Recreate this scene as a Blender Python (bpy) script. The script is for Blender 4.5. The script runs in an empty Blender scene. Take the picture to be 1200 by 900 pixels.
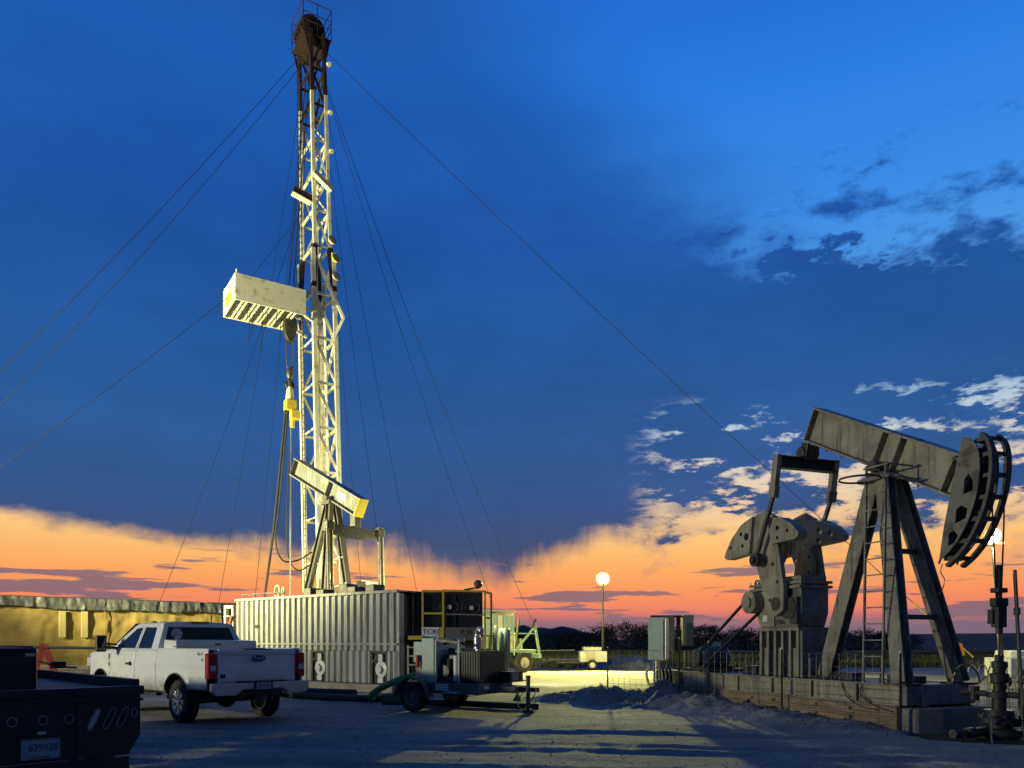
import bpy, bmesh, math, random
from mathutils import Vector, Matrix, noise
from mathutils.geometry import tessellate_polygon
random.seed(7)
R = math.radians
S = bpy.context.scene
COL = S.collection

# ---------------------------------------------------------------- camera
cam = bpy.data.cameras.new('camera')
cam.lens = 27.0; cam.sensor_width = 36.0; cam.shift_y = 302 / 1200
cam.clip_start = 0.1; cam.clip_end = 6000
cam_o = bpy.data.objects.new('camera', cam)
cam_o.location = (0, 0, 1.56); cam_o.rotation_euler = (R(90), 0, 0)
COL.objects.link(cam_o); S.camera = cam_o

# ---------------------------------------------------------------- view
S.view_settings.view_transform = 'Standard'
S.view_settings.look = 'None'
S.view_settings.exposure = 0.0
S.view_settings.gamma = 1.0
S.view_settings.use_curve_mapping = False

# ---------------------------------------------------------------- sky
def lin(c):
    return tuple(((x / 255) / 12.92 if x / 255 <= .04045 else ((x / 255 + .055) / 1.055) ** 2.4) for x in c)

W = bpy.data.worlds.new('World'); S.world = W; W.use_nodes = True
wt = W.node_tree; wn = wt.nodes; wl = wt.links
wn.clear()

class Sock:
    """tiny expression builder over shader math nodes"""
    def __init__(self, s): self.s = s
    def _m(self, op, *a):
        n = wn.new('ShaderNodeMath'); n.operation = op
        for i, x in enumerate((self,) + a):
            if isinstance(x, Sock): wl.new(x.s, n.inputs[i])
            else: n.inputs[i].default_value = x
        return Sock(n.outputs[0])
    def __add__(self, o): return self._m('ADD', o)
    def __sub__(self, o): return self._m('SUBTRACT', o)
    def __mul__(self, o): return self._m('MULTIPLY', o)
    def __truediv__(self, o): return self._m('DIVIDE', o)
    def inv(self): return (self * -1.0) + 1.0

def sstep(x, a, b):
    n = wn.new('ShaderNodeMapRange'); n.interpolation_type = 'SMOOTHSTEP'
    wl.new(x.s, n.inputs['Value'])
    for k, v in (('From Min', a), ('From Max', b)):
        if isinstance(v, Sock): wl.new(v.s, n.inputs[k])
        else: n.inputs[k].default_value = v
    return Sock(n.outputs[0])

def curve(x, lo, hi, pts, vmax):
    """piecewise linear value through (x, value) points"""
    f = (x - lo) / (hi - lo)
    n = wn.new('ShaderNodeValToRGB'); n.color_ramp.interpolation = 'EASE'
    e = n.color_ramp.elements
    while len(e) > 1: e.remove(e[0])
    for i, (p, v) in enumerate(pts):
        q = e[0] if i == 0 else e.new((p - lo) / (hi - lo))
        q.position = (p - lo) / (hi - lo)
        q.color = (v / vmax, v / vmax, v / vmax, 1)
    wl.new(f.s, n.inputs[0])
    return Sock(n.outputs[0]) * vmax

def ramp(x, lo, hi, pts):
    f = (x - lo) / (hi - lo)
    n = wn.new('ShaderNodeValToRGB')
    e = n.color_ramp.elements
    while len(e) > 1: e.remove(e[0])
    for i, (p, c) in enumerate(pts):
        q = e[0] if i == 0 else e.new((p - lo) / (hi - lo))
        q.position = (p - lo) / (hi - lo)
        q.color = (*lin(c), 1)
    wl.new(f.s, n.inputs[0])
    return n.outputs[0]

def mixc(f, a, b):
    n = wn.new('ShaderNodeMix'); n.data_type = 'RGBA'
    if isinstance(f, Sock): wl.new(f.s, n.inputs[0])
    else: n.inputs[0].default_value = f
    for s, i in ((a, 6), (b, 7)):
        if isinstance(s, tuple): n.inputs[i].default_value = (*s, 1)
        else: wl.new(s, n.inputs[i])
    return n.outputs[2]

tc = wn.new('ShaderNodeTexCoord')
sep = wn.new('ShaderNodeSeparateXYZ'); wl.new(tc.outputs['Generated'], sep.inputs[0])
dx, dy, dz = (Sock(sep.outputs[i]) for i in range(3))
A = dx._m('ARCTAN2', dy) * 57.29578          # azimuth, degrees, 0 = straight ahead
EL = dz._m('ARCSINE') * 57.29578             # elevation, degrees

def fbm(scale, zs, det, off=0.0, rough=.55, dist=0.0):
    c = wn.new('ShaderNodeCombineXYZ')
    wl.new((dx + off).s, c.inputs[0]); wl.new(dy.s, c.inputs[1]); wl.new((dz * zs).s, c.inputs[2])
    n = wn.new('ShaderNodeTexNoise'); n.inputs['Scale'].default_value = scale
    n.inputs['Detail'].default_value = det; n.inputs['Roughness'].default_value = rough
    n.inputs['Distortion'].default_value = dist
    wl.new(c.outputs[0], n.inputs['Vector'])
    return Sock(n.outputs[0])

n_big = fbm(2.6, 1.6, 5, 3.1)
n_mid = fbm(7.0, 2.4, 7, 1.7, .58)
n_fine = fbm(17.0, 2.2, 7, 5.3, .6)
n_wisp = fbm(6.0, .9, 6, 9.2, .62)
n_strat = fbm(5.0, 11.0, 6, 2.4, .55)

clear = ramp(EL, 0, 90, [(0, (112, 98, 122)), (1.1, (134, 104, 124)), (1.9, (226, 122, 106)), (3.3, (247, 142, 96)),
                         (5.2, (252, 172, 100)), (7.5, (253, 198, 124)), (10.5, (247, 217, 174)), (13.5, (205, 205, 200)),
                         (16.5, (140, 185, 222)), (22, (84, 158, 232)), (28, (60, 140, 232)), (35, (42, 122, 224)),
                         (42, (30, 100, 205)), (60, (20, 70, 160)), (90, (14, 50, 125))])
# away from the afterglow the horizon turns to dull mauve
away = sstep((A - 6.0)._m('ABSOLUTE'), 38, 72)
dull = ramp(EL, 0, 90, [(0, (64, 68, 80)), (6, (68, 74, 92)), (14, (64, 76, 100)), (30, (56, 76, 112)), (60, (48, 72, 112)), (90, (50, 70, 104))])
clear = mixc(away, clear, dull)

# 1. long bank of heavy cloud with a ragged glowing base
lowedge = curve(A, -60, 60, [(-60, 9), (-34, 7.6), (-27, 7.2), (-21, 6.6), (-14, 6.5), (-9, 6.0), (-4, 5.3), (0, 4.9), (3, 5.3),
                             (5.3, 6.2), (7, 7.2), (10, 7.5), (15, 7.3), (20, 7.2), (26, 7.6), (34, 8.0), (60, 9)], 30)
ragged = (n_mid - .5) * 3.2 + (n_wisp - .5) * 3.5 + ((n_fine - .5) * 6.0 + (n_mid - .5) * 5.0) * sstep(A, 6, 13)
virga = sstep(A, -26, -14) * sstep(A, 9, 4) * ((fbm(26.0, .22, 5, 4.4, .6) - .5) * 2.6 + (fbm(60.0, .25, 4, 6.4, .6) - .5) * 1.0)
ragged = ragged + virga
soft = curve(A, -60, 60, [(-60, 1.5), (-34, 1.3), (-16, 1.9), (-4, 3.0), (4, 2.6), (9, 1.4), (20, 1.2), (60, 1.2)], 4)
e1 = EL + ragged
m_low = sstep(e1, lowedge - soft * .35, lowedge + soft * .75)
# right-hand upper limit of the bank
def curve2(x, lo, hi, pts, off, span):
    return curve(x, lo, hi, [(p, v - off) for p, v in pts], span) + off
redge = curve2(EL + ((n_mid - .5) * 13.0 + (n_fine - .5) * 8.0) * sstep(EL, 16, 20) * sstep(EL, 34, 27), 0, 90, [(0, 100), (15, 100), (19.5, 75), (22, 50), (23.5, 34), (25, 20), (27, 15.5), (30, 12.5), (33, 9), (38, 3), (46, -12), (60, -60), (90, -80)], -80, 180)
wob = (n_big - .5) * 14.0 + (n_mid - .5) * 13.0 + (n_fine - .5) * 5.0
m_right = sstep(redge - A + wob, -4.0, 6.0)
m_right_soft = sstep(redge - A + (n_big - .5) * 22.0 + (n_mid - .5) * 6.0, -9.0, 12.0)
hi_w = sstep(EL, 24, 31)
m_r = m_right * hi_w.inv() + m_right_soft * hi_w
m_bank = m_low * m_r
# 2. broken cumulus on the right
dens = curve2(EL, 0, 90, [(0, -.10), (5, -.08), (6.5, -.05), (8, .01), (10.5, .05), (13, .03), (15.5, .03), (18, .10), (21, .12), (23.5, .03), (25.5, -.012), (30, -.045), (33, -.12), (40, -.3), (90, -.3)], -.3, .5)
rz = sstep(A, 7, 19)
puff = n_mid * .5 + n_fine * .35 + fbm(44.0, 2.0, 6, 8.8, .6) * .15
m_brk = sstep(puff + dens, .475, .585) * sstep(A, 4, 15)
# breaks in the bank on the right
gap = sstep(fbm(9.5, 3.4, 8, 7.7, .64) + sstep(A, 18, 32) * .02 + sstep(EL, 12.5, 9.5) * .045, .525, .625) * sstep(A, 8, 14) * sstep(EL, 7.5, 9.0) * sstep(EL, 17.5, 14.5) * .9
m_bank = m_bank * gap.inv()
m_all = m_bank._m('MAXIMUM', m_brk)

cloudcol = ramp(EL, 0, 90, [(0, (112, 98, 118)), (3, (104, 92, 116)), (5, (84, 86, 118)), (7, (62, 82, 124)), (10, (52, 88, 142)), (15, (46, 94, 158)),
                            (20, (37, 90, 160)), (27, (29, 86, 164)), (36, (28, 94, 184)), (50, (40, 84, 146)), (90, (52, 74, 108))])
shade = sstep(n_big * .45 + n_mid * .35 + n_wisp * .2, .38, .60)
darker = wn.new('ShaderNodeMix'); darker.data_type = 'RGBA'; darker.blend_type = 'MULTIPLY'
wl.new((shade.inv() * .62).s, darker.inputs[0]); wl.new(cloudcol, darker.inputs[6]); darker.inputs[7].default_value = (.66, .70, .74, 1)
cloudcol = darker.outputs[2]
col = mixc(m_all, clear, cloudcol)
# bright rims where the light gets through thin cloud
rim = m_all * m_all.inv() * 4.0
rimcol = ramp(EL, 0, 90, [(0, (250, 150, 110)), (5, (255, 176, 110)), (8, (255, 205, 140)), (11, (255, 228, 190)), (15, (205, 225, 235)), (20, (140, 195, 235)), (25, (90, 160, 235)), (90, (40, 110, 210))])
rimw = rim * sstep(A, 5, 14) * sstep(A, 65, 40) * sstep(EL, 26, 18) * .6
col = mixc(rimw, col, rimcol)
# 3. low flat streaks in the afterglow
m_st = sstep(n_strat + curve2(EL, 0, 90, [(0, .02), (2.4, .0), (4.2, -.03), (6, -.09), (9, -.2), (90, -.3)], -.3, .4) + sstep(A, -13, -22) * .035, .535, .575) * .85
col = mixc(m_st * sstep(EL, .2, 1.2) * sstep(EL, 8, 5), col, lin((116, 100, 120)))
haze_band = sstep(EL, 2.6, 1.2) * .55
col = mixc(haze_band, col, lin((122, 104, 124)))
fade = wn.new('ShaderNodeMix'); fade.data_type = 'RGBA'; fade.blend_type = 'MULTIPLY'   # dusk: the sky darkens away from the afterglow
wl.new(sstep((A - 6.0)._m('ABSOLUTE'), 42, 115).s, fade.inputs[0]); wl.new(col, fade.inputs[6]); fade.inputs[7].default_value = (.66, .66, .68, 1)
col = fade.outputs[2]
below = sstep(EL, -.2, -3)
col = mixc(below, col, lin((50, 48, 46)))
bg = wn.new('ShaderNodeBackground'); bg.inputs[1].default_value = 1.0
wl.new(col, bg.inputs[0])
SUN_AZ, SUN_EL = 12.0, 1.0
nish = wn.new('ShaderNodeTexSky'); nish.sky_type = 'NISHITA'; nish.sun_disc = False
nish.sun_elevation = R(SUN_EL); nish.sun_rotation = R(SUN_AZ)
bg2 = wn.new('ShaderNodeBackground'); bg2.inputs[1].default_value = 0.002
wl.new(nish.outputs[0], bg2.inputs[0])
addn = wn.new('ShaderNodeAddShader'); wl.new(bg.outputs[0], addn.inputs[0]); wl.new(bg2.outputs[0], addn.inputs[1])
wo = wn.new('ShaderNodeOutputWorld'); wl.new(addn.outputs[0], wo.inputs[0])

# the sun has just gone: a faint warm remainder from the afterglow
sl = bpy.data.lights.new('sun', 'SUN'); sl.energy = 0.12; sl.angle = R(12); sl.color = (1, .72, .45)
so = bpy.data.objects.new('sun', sl); COL.objects.link(so)
sd = Vector((math.sin(R(SUN_AZ)) * math.cos(R(SUN_EL)), math.cos(R(SUN_AZ)) * math.cos(R(SUN_EL)), math.sin(R(SUN_EL))))
so.rotation_euler = sd.to_track_quat('Z', 'Y').to_euler()

FLOOD_COL = (1.0, .96, .66)
FLOOD_W = 14500      # tall light plant left of the frame
RIG_W = 60000        # second light plant by the tan wall
DECK_W = 4200         # lamp added on the cooler unit to brighten the rig carrier
TOWER_W = 20000       # lit light tower in the middle distance

# ---------------------------------------------------------------- materials
def mat(name, col, rough=.6, metal=0., col2=None, scale=4., amt=.5, bump=0., bscale=40., spec=.5, contrast=(.42, .62), emit=None, estr=0., stretch=None, streak=None, mud=False):
    m = bpy.data.materials.new(name); m.use_nodes = True
    t = m.node_tree; n = t.nodes; l = t.links
    b = n['Principled BSDF']
    b.inputs['Roughness'].default_value = rough; b.inputs['Metallic'].default_value = metal
    b.inputs['Specular IOR Level'].default_value = spec
    b.inputs['Base Color'].default_value = (*col, 1)
    co = n.new('ShaderNodeTexCoord')
    src = co.outputs['Object']
    if stretch:
        mp = n.new('ShaderNodeMapping'); mp.inputs['Scale'].default_value = stretch
        l.new(src, mp.inputs[0]); src = mp.outputs[0]
    if col2 is not None:
        t1 = n.new('ShaderNodeTexNoise'); t1.inputs['Scale'].default_value = scale; t1.inputs['Detail'].default_value = 8; t1.inputs['Roughness'].default_value = .65
        l.new(src, t1.inputs['Vector'])
        mr = n.new('ShaderNodeMapRange'); mr.inputs['From Min'].default_value = contrast[0]; mr.inputs['From Max'].default_value = contrast[1]
        mr.inputs['To Max'].default_value = amt
        l.new(t1.outputs[0], mr.inputs[0])
        mx = n.new('ShaderNodeMix'); mx.data_type = 'RGBA'
        mx.inputs[6].default_value = (*col, 1); mx.inputs[7].default_value = (*col2, 1)
        l.new(mr.outputs[0], mx.inputs[0]); l.new(mx.outputs[2], b.inputs['Base Color'])
        r2 = n.new('ShaderNodeMapRange'); r2.inputs['To Min'].default_value = max(0, rough - .08); r2.inputs['To Max'].default_value = min(1, rough + .15)
        l.new(t1.outputs[0], r2.inputs[0]); l.new(r2.outputs[0], b.inputs['Roughness'])
    if streak:
        prev = b.inputs['Base Color'].links[0].from_socket
        m2 = n.new('ShaderNodeMapping'); m2.inputs['Scale'].default_value = (7, 7, .45); l.new(co.outputs['Object'], m2.inputs[0])
        t3 = n.new('ShaderNodeTexNoise'); t3.inputs['Scale'].default_value = 2.2; t3.inputs['Detail'].default_value = 7; t3.inputs['Roughness'].default_value = .6
        l.new(m2.outputs[0], t3.inputs['Vector'])
        m3 = n.new('ShaderNodeMapRange'); m3.inputs[1].default_value = .53; m3.inputs[2].default_value = .68; m3.inputs[4].default_value = .8; l.new(t3.outputs[0], m3.inputs[0])
        x3 = n.new('ShaderNodeMix'); x3.data_type = 'RGBA'; l.new(m3.outputs[0], x3.inputs[0]); l.new(prev, x3.inputs[6]); x3.inputs[7].default_value = (*streak, 1)
        l.new(x3.outputs[2], b.inputs['Base Color'])
    if mud:
        prev = b.inputs['Base Color'].links[0].from_socket
        sp = n.new('ShaderNodeSeparateXYZ'); l.new(co.outputs['Object'], sp.inputs[0])
        t4 = n.new('ShaderNodeTexNoise'); t4.inputs['Scale'].default_value = 5; t4.inputs['Detail'].default_value = 9; l.new(co.outputs['Object'], t4.inputs['Vector'])
        a4 = n.new('ShaderNodeMath'); a4.operation = 'MULTIPLY_ADD'; a4.inputs[1].default_value = -.55; l.new(t4.outputs[0], a4.inputs[0]); l.new(sp.outputs[2], a4.inputs[2])
        m4 = n.new('ShaderNodeMapRange'); m4.inputs[1].default_value = .62; m4.inputs[2].default_value = .28; m4.inputs[4].default_value = .75; l.new(a4.outputs[0], m4.inputs[0])
        x4 = n.new('ShaderNodeMix'); x4.data_type = 'RGBA'; l.new(m4.outputs[0], x4.inputs[0]); l.new(prev, x4.inputs[6]); x4.inputs[7].default_value = (.22, .18, .13, 1)
        l.new(x4.outputs[2], b.inputs['Base Color'])
    if bump:
        t2 = n.new('ShaderNodeTexNoise'); t2.inputs['Scale'].default_value = bscale; t2.inputs['Detail'].default_value = 6
        l.new(src, t2.inputs['Vector'])
        bp = n.new('ShaderNodeBump'); bp.inputs['Strength'].default_value = bump; bp.inputs['Distance'].default_value = .02
        l.new(t2.outputs[0], bp.inputs['Height']); l.new(bp.outputs[0], b.inputs['Normal'])
    if emit:
        b.inputs['Emission Color'].default_value = (*emit, 1); b.inputs['Emission Strength'].default_value = estr
    return m

M = {}
M['tanpaint'] = mat('tan_paint', (.34, .31, .23), .5, col2=(.13, .11, .08), scale=2.2, amt=.8, streak=(.07, .05, .035), bump=.12, bscale=25)
M['tanpaint2'] = mat('tan_paint_clean', (.40, .365, .27), .5, col2=(.17, .15, .11), scale=1.6, amt=.7, streak=(.09, .065, .045), bump=.08, bscale=18)
M['headplate'] = mat('weathered_plate', (.20, .19, .15), .55, col2=(.09, .07, .055), scale=3.2, amt=.9, bump=.2, bscale=20, contrast=(.5, .6))
M['greypaint'] = mat('grey_paint', (.22, .23, .225), .5, col2=(.12, .115, .10), scale=2.0, amt=.7, streak=(.07, .055, .04), bump=.08)
M['steel'] = mat('dark_steel', (.10, .10, .10), .45, .6, col2=(.07, .045, .03), scale=6, amt=.6, bump=.15)
M['black'] = mat('black_paint', (.018, .018, .02), .5, col2=(.05, .045, .04), scale=5, amt=.5)
M['blackgloss'] = mat('black_gloss', (.010, .011, .016), .38, col2=(.03, .03, .032), scale=3, amt=.5)
M['rubber'] = mat('rubber', (.02, .02, .02), .8, col2=(.06, .052, .045), scale=8, amt=.6, bump=.2, bscale=60)
M['concrete'] = mat('concrete', (.30, .28, .25), .9, col2=(.19, .16, .12), scale=2.5, amt=.7, bump=.3, bscale=30)
M['timber'] = mat('timber', (.34, .25, .14), .85, col2=(.15, .10, .06), scale=3, amt=.8, bump=.3, bscale=18, stretch=(1, 6, 6))
M['white'] = mat('white_paint', (.76, .76, .73), .32, col2=(.55, .52, .46), scale=1.6, amt=.45)
M['carwhite'] = mat('car_white', (.80, .81, .80), .22, col2=(.66, .65, .61), scale=1.3, amt=.35, mud=True)
M['mastwhite'] = mat('mast_white', (.78, .75, .58), .45, col2=(.30, .24, .15), scale=3.0, amt=.6, contrast=(.52, .66))
M['mastrust'] = mat('mast_red_oxide', (.034, .014, .011), .7, col2=(.016, .010, .009), scale=4, amt=.7)
M['tanksteel'] = mat('tank_steel', (.38, .395, .39), .42, .2, col2=(.22, .21, .19), scale=1.3, amt=.8, bump=.05, streak=(.13, .11, .085), stretch=(3, 3, .35), contrast=(.45, .65))
M['chrome'] = mat('chrome', (.6, .6, .6), .16, 1.0)
M['alu'] = mat('aluminium', (.60, .60, .60), .32, .9, col2=(.4, .4, .4), scale=6, amt=.4)
M['glass'] = mat('tinted_glass', (.008, .009, .011), .04, 0, spec=.8)
M['redlens'] = mat('red_lens', (.30, .012, .01), .15, spec=.7)
M['amber'] = mat('amber_lens', (.7, .22, .02), .2)
M['clearlens'] = mat('clear_lens', (.55, .56, .58), .15)
M['yellow'] = mat('yellow_paint', (.72, .55, .05), .45, col2=(.4, .3, .06), scale=5, amt=.5)
M['cable'] = mat('wire_rope', (.018, .018, .02), .9, 0., spec=.1)
M['hosegreen'] = mat('green_hose', (.07, .24, .06), .5, col2=(.04, .12, .04), scale=5, amt=.5)
M['hosedark'] = mat('dark_hose', (.03, .055, .03), .6, col2=(.05, .05, .035), scale=5, amt=.5)
M['blue'] = mat('motor_blue', (.03, .075, .14), .5, col2=(.02, .04, .07), scale=6, amt=.5)
M['panelgreen'] = mat('panel_grey_green', (.44, .55, .45), .5, col2=(.32, .38, .32), scale=4, amt=.4)
M['palegreen'] = mat('rig_pale_green', (.30, .42, .34), .5, col2=(.25, .27, .22), scale=3, amt=.6)
M['darkgreen'] = mat('trailer_dark', (.07, .085, .095), .4, col2=(.12, .11, .09), scale=4, amt=.5)
M['red'] = mat('red_paint', (.55, .07, .04), .5, col2=(.3, .05, .03), scale=6, amt=.5)
M['orange'] = mat('orange_flag', (.85, .32, .04), .8)
M['foam'] = mat('tan_insulation', (.33, .235, .075), .85, col2=(.20, .14, .045), scale=1.1, amt=.7, bump=.5, bscale=6)
M['foamlight'] = mat('tan_patch', (.42, .34, .16), .8, col2=(.5, .38, .16), scale=3, amt=.5)
M['tarp'] = mat('grey_tarp', (.06, .064, .068), .5, col2=(.12, .124, .128), scale=2.5, amt=.6, bump=.4, bscale=9)
M['fencewire'] = mat('fence_wire', (.20, .20, .19), .5, .6)
M['bark'] = mat('bark', (.06, .045, .035), .9)
M['leaf'] = mat('leaf', (.035, .05, .022), .7, col2=(.055, .065, .03), scale=.6, amt=.8)
M['leafdark'] = mat('leaf_dark', (.022, .034, .020), .7, col2=(.04, .05, .026), scale=.6, amt=.8)
M['grass'] = mat('grass_blade', (.075, .085, .035), .8, col2=(.12, .11, .05), scale=.25, amt=.9)
M['lampface'] = mat('lamp_face', (1, 1, 1), .3, emit=(1.0, .86, .42), estr=9)
M['lampglow'] = mat('lamp_halo', (.9, .8, .5), .3, emit=(1.0, .62, .14), estr=1.5)  # self-lit colour that paints a warm halo round the lens
M['plate'] = mat('plate_blue_white', (.26, .34, .44), .4)
M['ink'] = mat('plate_ink', (.02, .03, .10), .5)
M['badge'] = mat('badge_blue', (.006, .03, .16), .2)
M['decal'] = mat('decal_grey', (.12, .12, .12), .5)
M['decalwhite'] = mat('decal_white', (.75, .76, .75), .5)
M['teal'] = mat('decal_teal', (.01, .30, .40), .5)
M['stone'] = mat('stone', (.22, .19, .16), .9, col2=(.14, .12, .10), scale=9, amt=.8)
M['sheet'] = mat('plastic_sheet', (.07, .09, .115), .4, col2=(.13, .15, .18), scale=2, amt=.6)
M['greysign'] = mat('sign_grey', (.14, .14, .13), .6, col2=(.09, .09, .085), scale=4, amt=.5)
M['cream'] = mat('cream_paint', (.62, .58, .42), .55, col2=(.4, .36, .25), scale=3, amt=.5)

def ground_mat(name, c1, c2, c3, s1=.35, s2=9., bump=.6):
    m = bpy.data.materials.new(name); m.use_nodes = True
    t = m.node_tree; n = t.nodes; l = t.links; b = n['Principled BSDF']
    b.inputs['Roughness'].default_value = .92; b.inputs['Specular IOR Level'].default_value = .25
    co = n.new('ShaderNodeTexCoord')
    def nz(sc, det=8, vec=None, rough=.6):
        x = n.new('ShaderNodeTexNoise'); x.inputs['Scale'].default_value = sc; x.inputs['Detail'].default_value = det; x.inputs['Roughness'].default_value = rough
        l.new(vec or co.outputs['Object'], x.inputs['Vector']); return x.outputs[0]
    def mr(v, a, bb, lo=0, hi=1):
        x = n.new('ShaderNodeMapRange'); x.inputs[1].default_value = a; x.inputs[2].default_value = bb; x.inputs[3].default_value = lo; x.inputs[4].default_value = hi
        l.new(v, x.inputs[0]); return x.outputs[0]
    def mx(f, a, bb):
        x = n.new('ShaderNodeMix'); x.data_type = 'RGBA'; l.new(f, x.inputs[0])
        for s, i in ((a, 6), (bb, 7)):
            if isinstance(s, tuple): x.inputs[i].default_value = (*s, 1)
            else: l.new(s, x.inputs[i])
        return x.outputs[2]
    mp = n.new('ShaderNodeMapping'); mp.inputs['Rotation'].default_value = (0, 0, R(8)); mp.inputs['Scale'].default_value = (.22, 1.5, 1)
    l.new(co.outputs['Object'], mp.inputs[0])
    c = mx(mr(nz(s1), .40, .62), c1, c2)
    c = mx(mr(nz(1.3, 8, mp.outputs[0]), .46, .66, 0, .75), c, c3)
    c = mx(mr(nz(s2 * 4, 4), .56, .72, 0, .55), c, tuple(min(1, x * 1.7) for x in c2))
    c = mx(mr(nz(s2, 6), .52, .68, 0, .5), c, tuple(x * .5 for x in c1))
    l.new(c, b.inputs['Base Color'])
    bp = n.new('ShaderNodeBump'); bp.inputs['Strength'].default_value = bump; bp.inputs['Distance'].default_value = .05
    ad = n.new('ShaderNodeMath'); ad.operation = 'ADD'
    l.new(nz(s2 * 1.3, 8, None, .7), ad.inputs[0]); l.new(nz(2.4, 8, mp.outputs[0], .7), ad.inputs[1])
    l.new(ad.outputs[0], bp.inputs['Height']); l.new(bp.outputs[0], b.inputs['Normal'])
    return m
M['pad'] = ground_mat('gravel_pad', (.27, .255, .235), (.36, .34, .315), (.20, .185, .165))
M['field'] = ground_mat('field_grass', (.06, .065, .03), (.09, .085, .04), (.05, .055, .028), .05, 1.2, .8)
M['hill'] = mat('hill_scrub', (.045, .055, .03), .95, col2=(.06, .06, .035), scale=.03, amt=.8)
M['ridge'] = mat('ridge_scrub', (.022, .03, .026), .95, col2=(.03, .034, .028), scale=.01, amt=.8)

# ---------------------------------------------------------------- mesh helpers
def V(*a): return Vector(a)
class MB:
    def __init__(s): s.v = []; s.f = []
    def add(s, vs, fs):
        o = len(s.v); s.v += [tuple(p) for p in vs]; s.f += [tuple(i + o for i in f) for f in fs]; return s
    def box(s, c, d, M4=None):
        x, y, z = (k / 2 for k in d); c = Vector(c)
        vs = [Vector((a, b, e)) for e in (-z, z) for b in (-y, y) for a in (-x, x)]
        if M4 is not None: vs = [M4 @ p for p in vs]
        return s.add([p + c for p in vs], [(0, 2, 3, 1), (4, 5, 7, 6), (0, 1, 5, 4), (2, 6, 7, 3), (0, 4, 6, 2), (1, 3, 7, 5)])
    def b2(s, lo, hi):
        return s.box([(a + b) / 2 for a, b in zip(lo, hi)], [abs(b - a) for a, b in zip(lo, hi)])
    def frame(s, p0, p1, up):
        d = (p1 - p0).normalized(); up = Vector(up)
        if abs(d.dot(up)) > .98: up = Vector((1, 0, 0)) if abs(d.x) < .9 else Vector((0, 1, 0))
        x = d.cross(up).normalized(); return d, x, x.cross(d)
    def bar(s, p0, p1, w, h=None, up=(0, 0, 1), ox=0, oz=0):
        h = h or w; p0 = Vector(p0); p1 = Vector(p1); d, x, z = s.frame(p0, p1, up)
        vs = [p + x * (a * w / 2 + ox) + z * (b * h / 2 + oz) for p in (p0, p1) for a, b in ((-1, -1), (1, -1), (1, 1), (-1, 1))]
        return s.add(vs, [(0, 1, 2, 3), (7, 6, 5, 4), (0, 4, 5, 1), (1, 5, 6, 2), (2, 6, 7, 3), (3, 7, 4, 0)])
    def ibeam(s, p0, p1, w, h, t, up=(0, 0, 1)):
        s.bar(p0, p1, t, h - 2 * t, up); s.bar(p0, p1, w, t, up, 0, h / 2 - t / 2); return s.bar(p0, p1, w, t, up, 0, -h / 2 + t / 2)
    def tube(s, p0, p1, r, n=8, r2=None):
        p0 = Vector(p0); p1 = Vector(p1); d, x, z = s.frame(p0, p1, (0, 0, 1)); r2 = r if r2 is None else r2
        vs = []
        for p, rr in ((p0, r), (p1, r2)):
            for i in range(n):
                a = 2 * math.pi * i / n; vs.append(p + x * math.cos(a) * rr + z * math.sin(a) * rr)
        return s.add(vs, [(i, (i + 1) % n, n + (i + 1) % n, n + i) for i in range(n)] + [tuple(range(n))[::-1], tuple(range(n, 2 * n))])
    def path(s, pts, r, n=6):
        pts = [Vector(p) for p in pts]; vs = []; up = Vector((.123, .31, .94)).normalized()
        for i, p in enumerate(pts):
            d = (pts[min(i + 1, len(pts) - 1)] - pts[max(i - 1, 0)]).normalized()
            x = d.cross(up)
            if x.length < .05: x = d.cross(Vector((1, 0, 0)))
            x.normalize(); z = x.cross(d)
            for k in range(n):
                a = 2 * math.pi * k / n; vs.append(p + x * math.cos(a) * r + z * math.sin(a) * r)
        fs = [(i * n + k, i * n + (k + 1) % n, (i + 1) * n + (k + 1) % n, (i + 1) * n + k) for i in range(len(pts) - 1) for k in range(n)]
        fs += [tuple(range(n))[::-1], tuple(range((len(pts) - 1) * n, len(pts) * n))]
        return s.add(vs, fs)
    def spath(s, pts, r, n=6, k=6):
        P = [Vector(p) for p in pts]; P = [P[0] * 2 - P[1]] + P + [P[-1] * 2 - P[-2]]; out = []
        for i in range(1, len(P) - 2):
            a, b, c, d = P[i - 1:i + 3]
            for q in range(k):
                t = q / k; out.append(.5 * ((2 * b) + (c - a) * t + (2 * a - 5 * b + 4 * c - d) * t * t + (3 * b - a - 3 * c + d) * t ** 3))
        return s.path(out + [P[-2]], r, n)
    def prism(s, poly, O, U, Vv, th, holes=()):
        """poly in (u,v) extruded by th along U x Vv from O"""
        O = Vector(O); U = Vector(U); Vv = Vector(Vv); Nn = U.cross(Vv).normalized()
        loops = [list(poly)] + [list(h) for h in holes]
        flat = [p for l in loops for p in l]; n = len(flat)
        tri = tessellate_polygon([[Vector((a, b, 0)) for a, b in l] for l in loops])
        vs = [O + U * a + Vv * b for a, b in flat] + [O + U * a + Vv * b + Nn * th for a, b in flat]
        fs = []
        for t in tri:
            a, b, c = (Vector((*flat[i], 0)) for i in t)
            if (b - a).cross(c - a).z < 0: t = t[::-1]
            fs.append(tuple(t)[::-1]); fs.append(tuple(i + n for i in t))
        o = 0
        for li, l in enumerate(loops):
            k = len(l); ar = sum(l[i][0] * l[(i + 1) % k][1] - l[(i + 1) % k][0] * l[i][1] for i in range(k))
            fl = (ar > 0) == (li == 0)
            for i in range(k):
                a, b = o + i, o + (i + 1) % k
                fs.append((a, b, b + n, a + n) if fl else (b, a, a + n, b + n))
            o += k
        return s.add(vs, fs)
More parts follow.
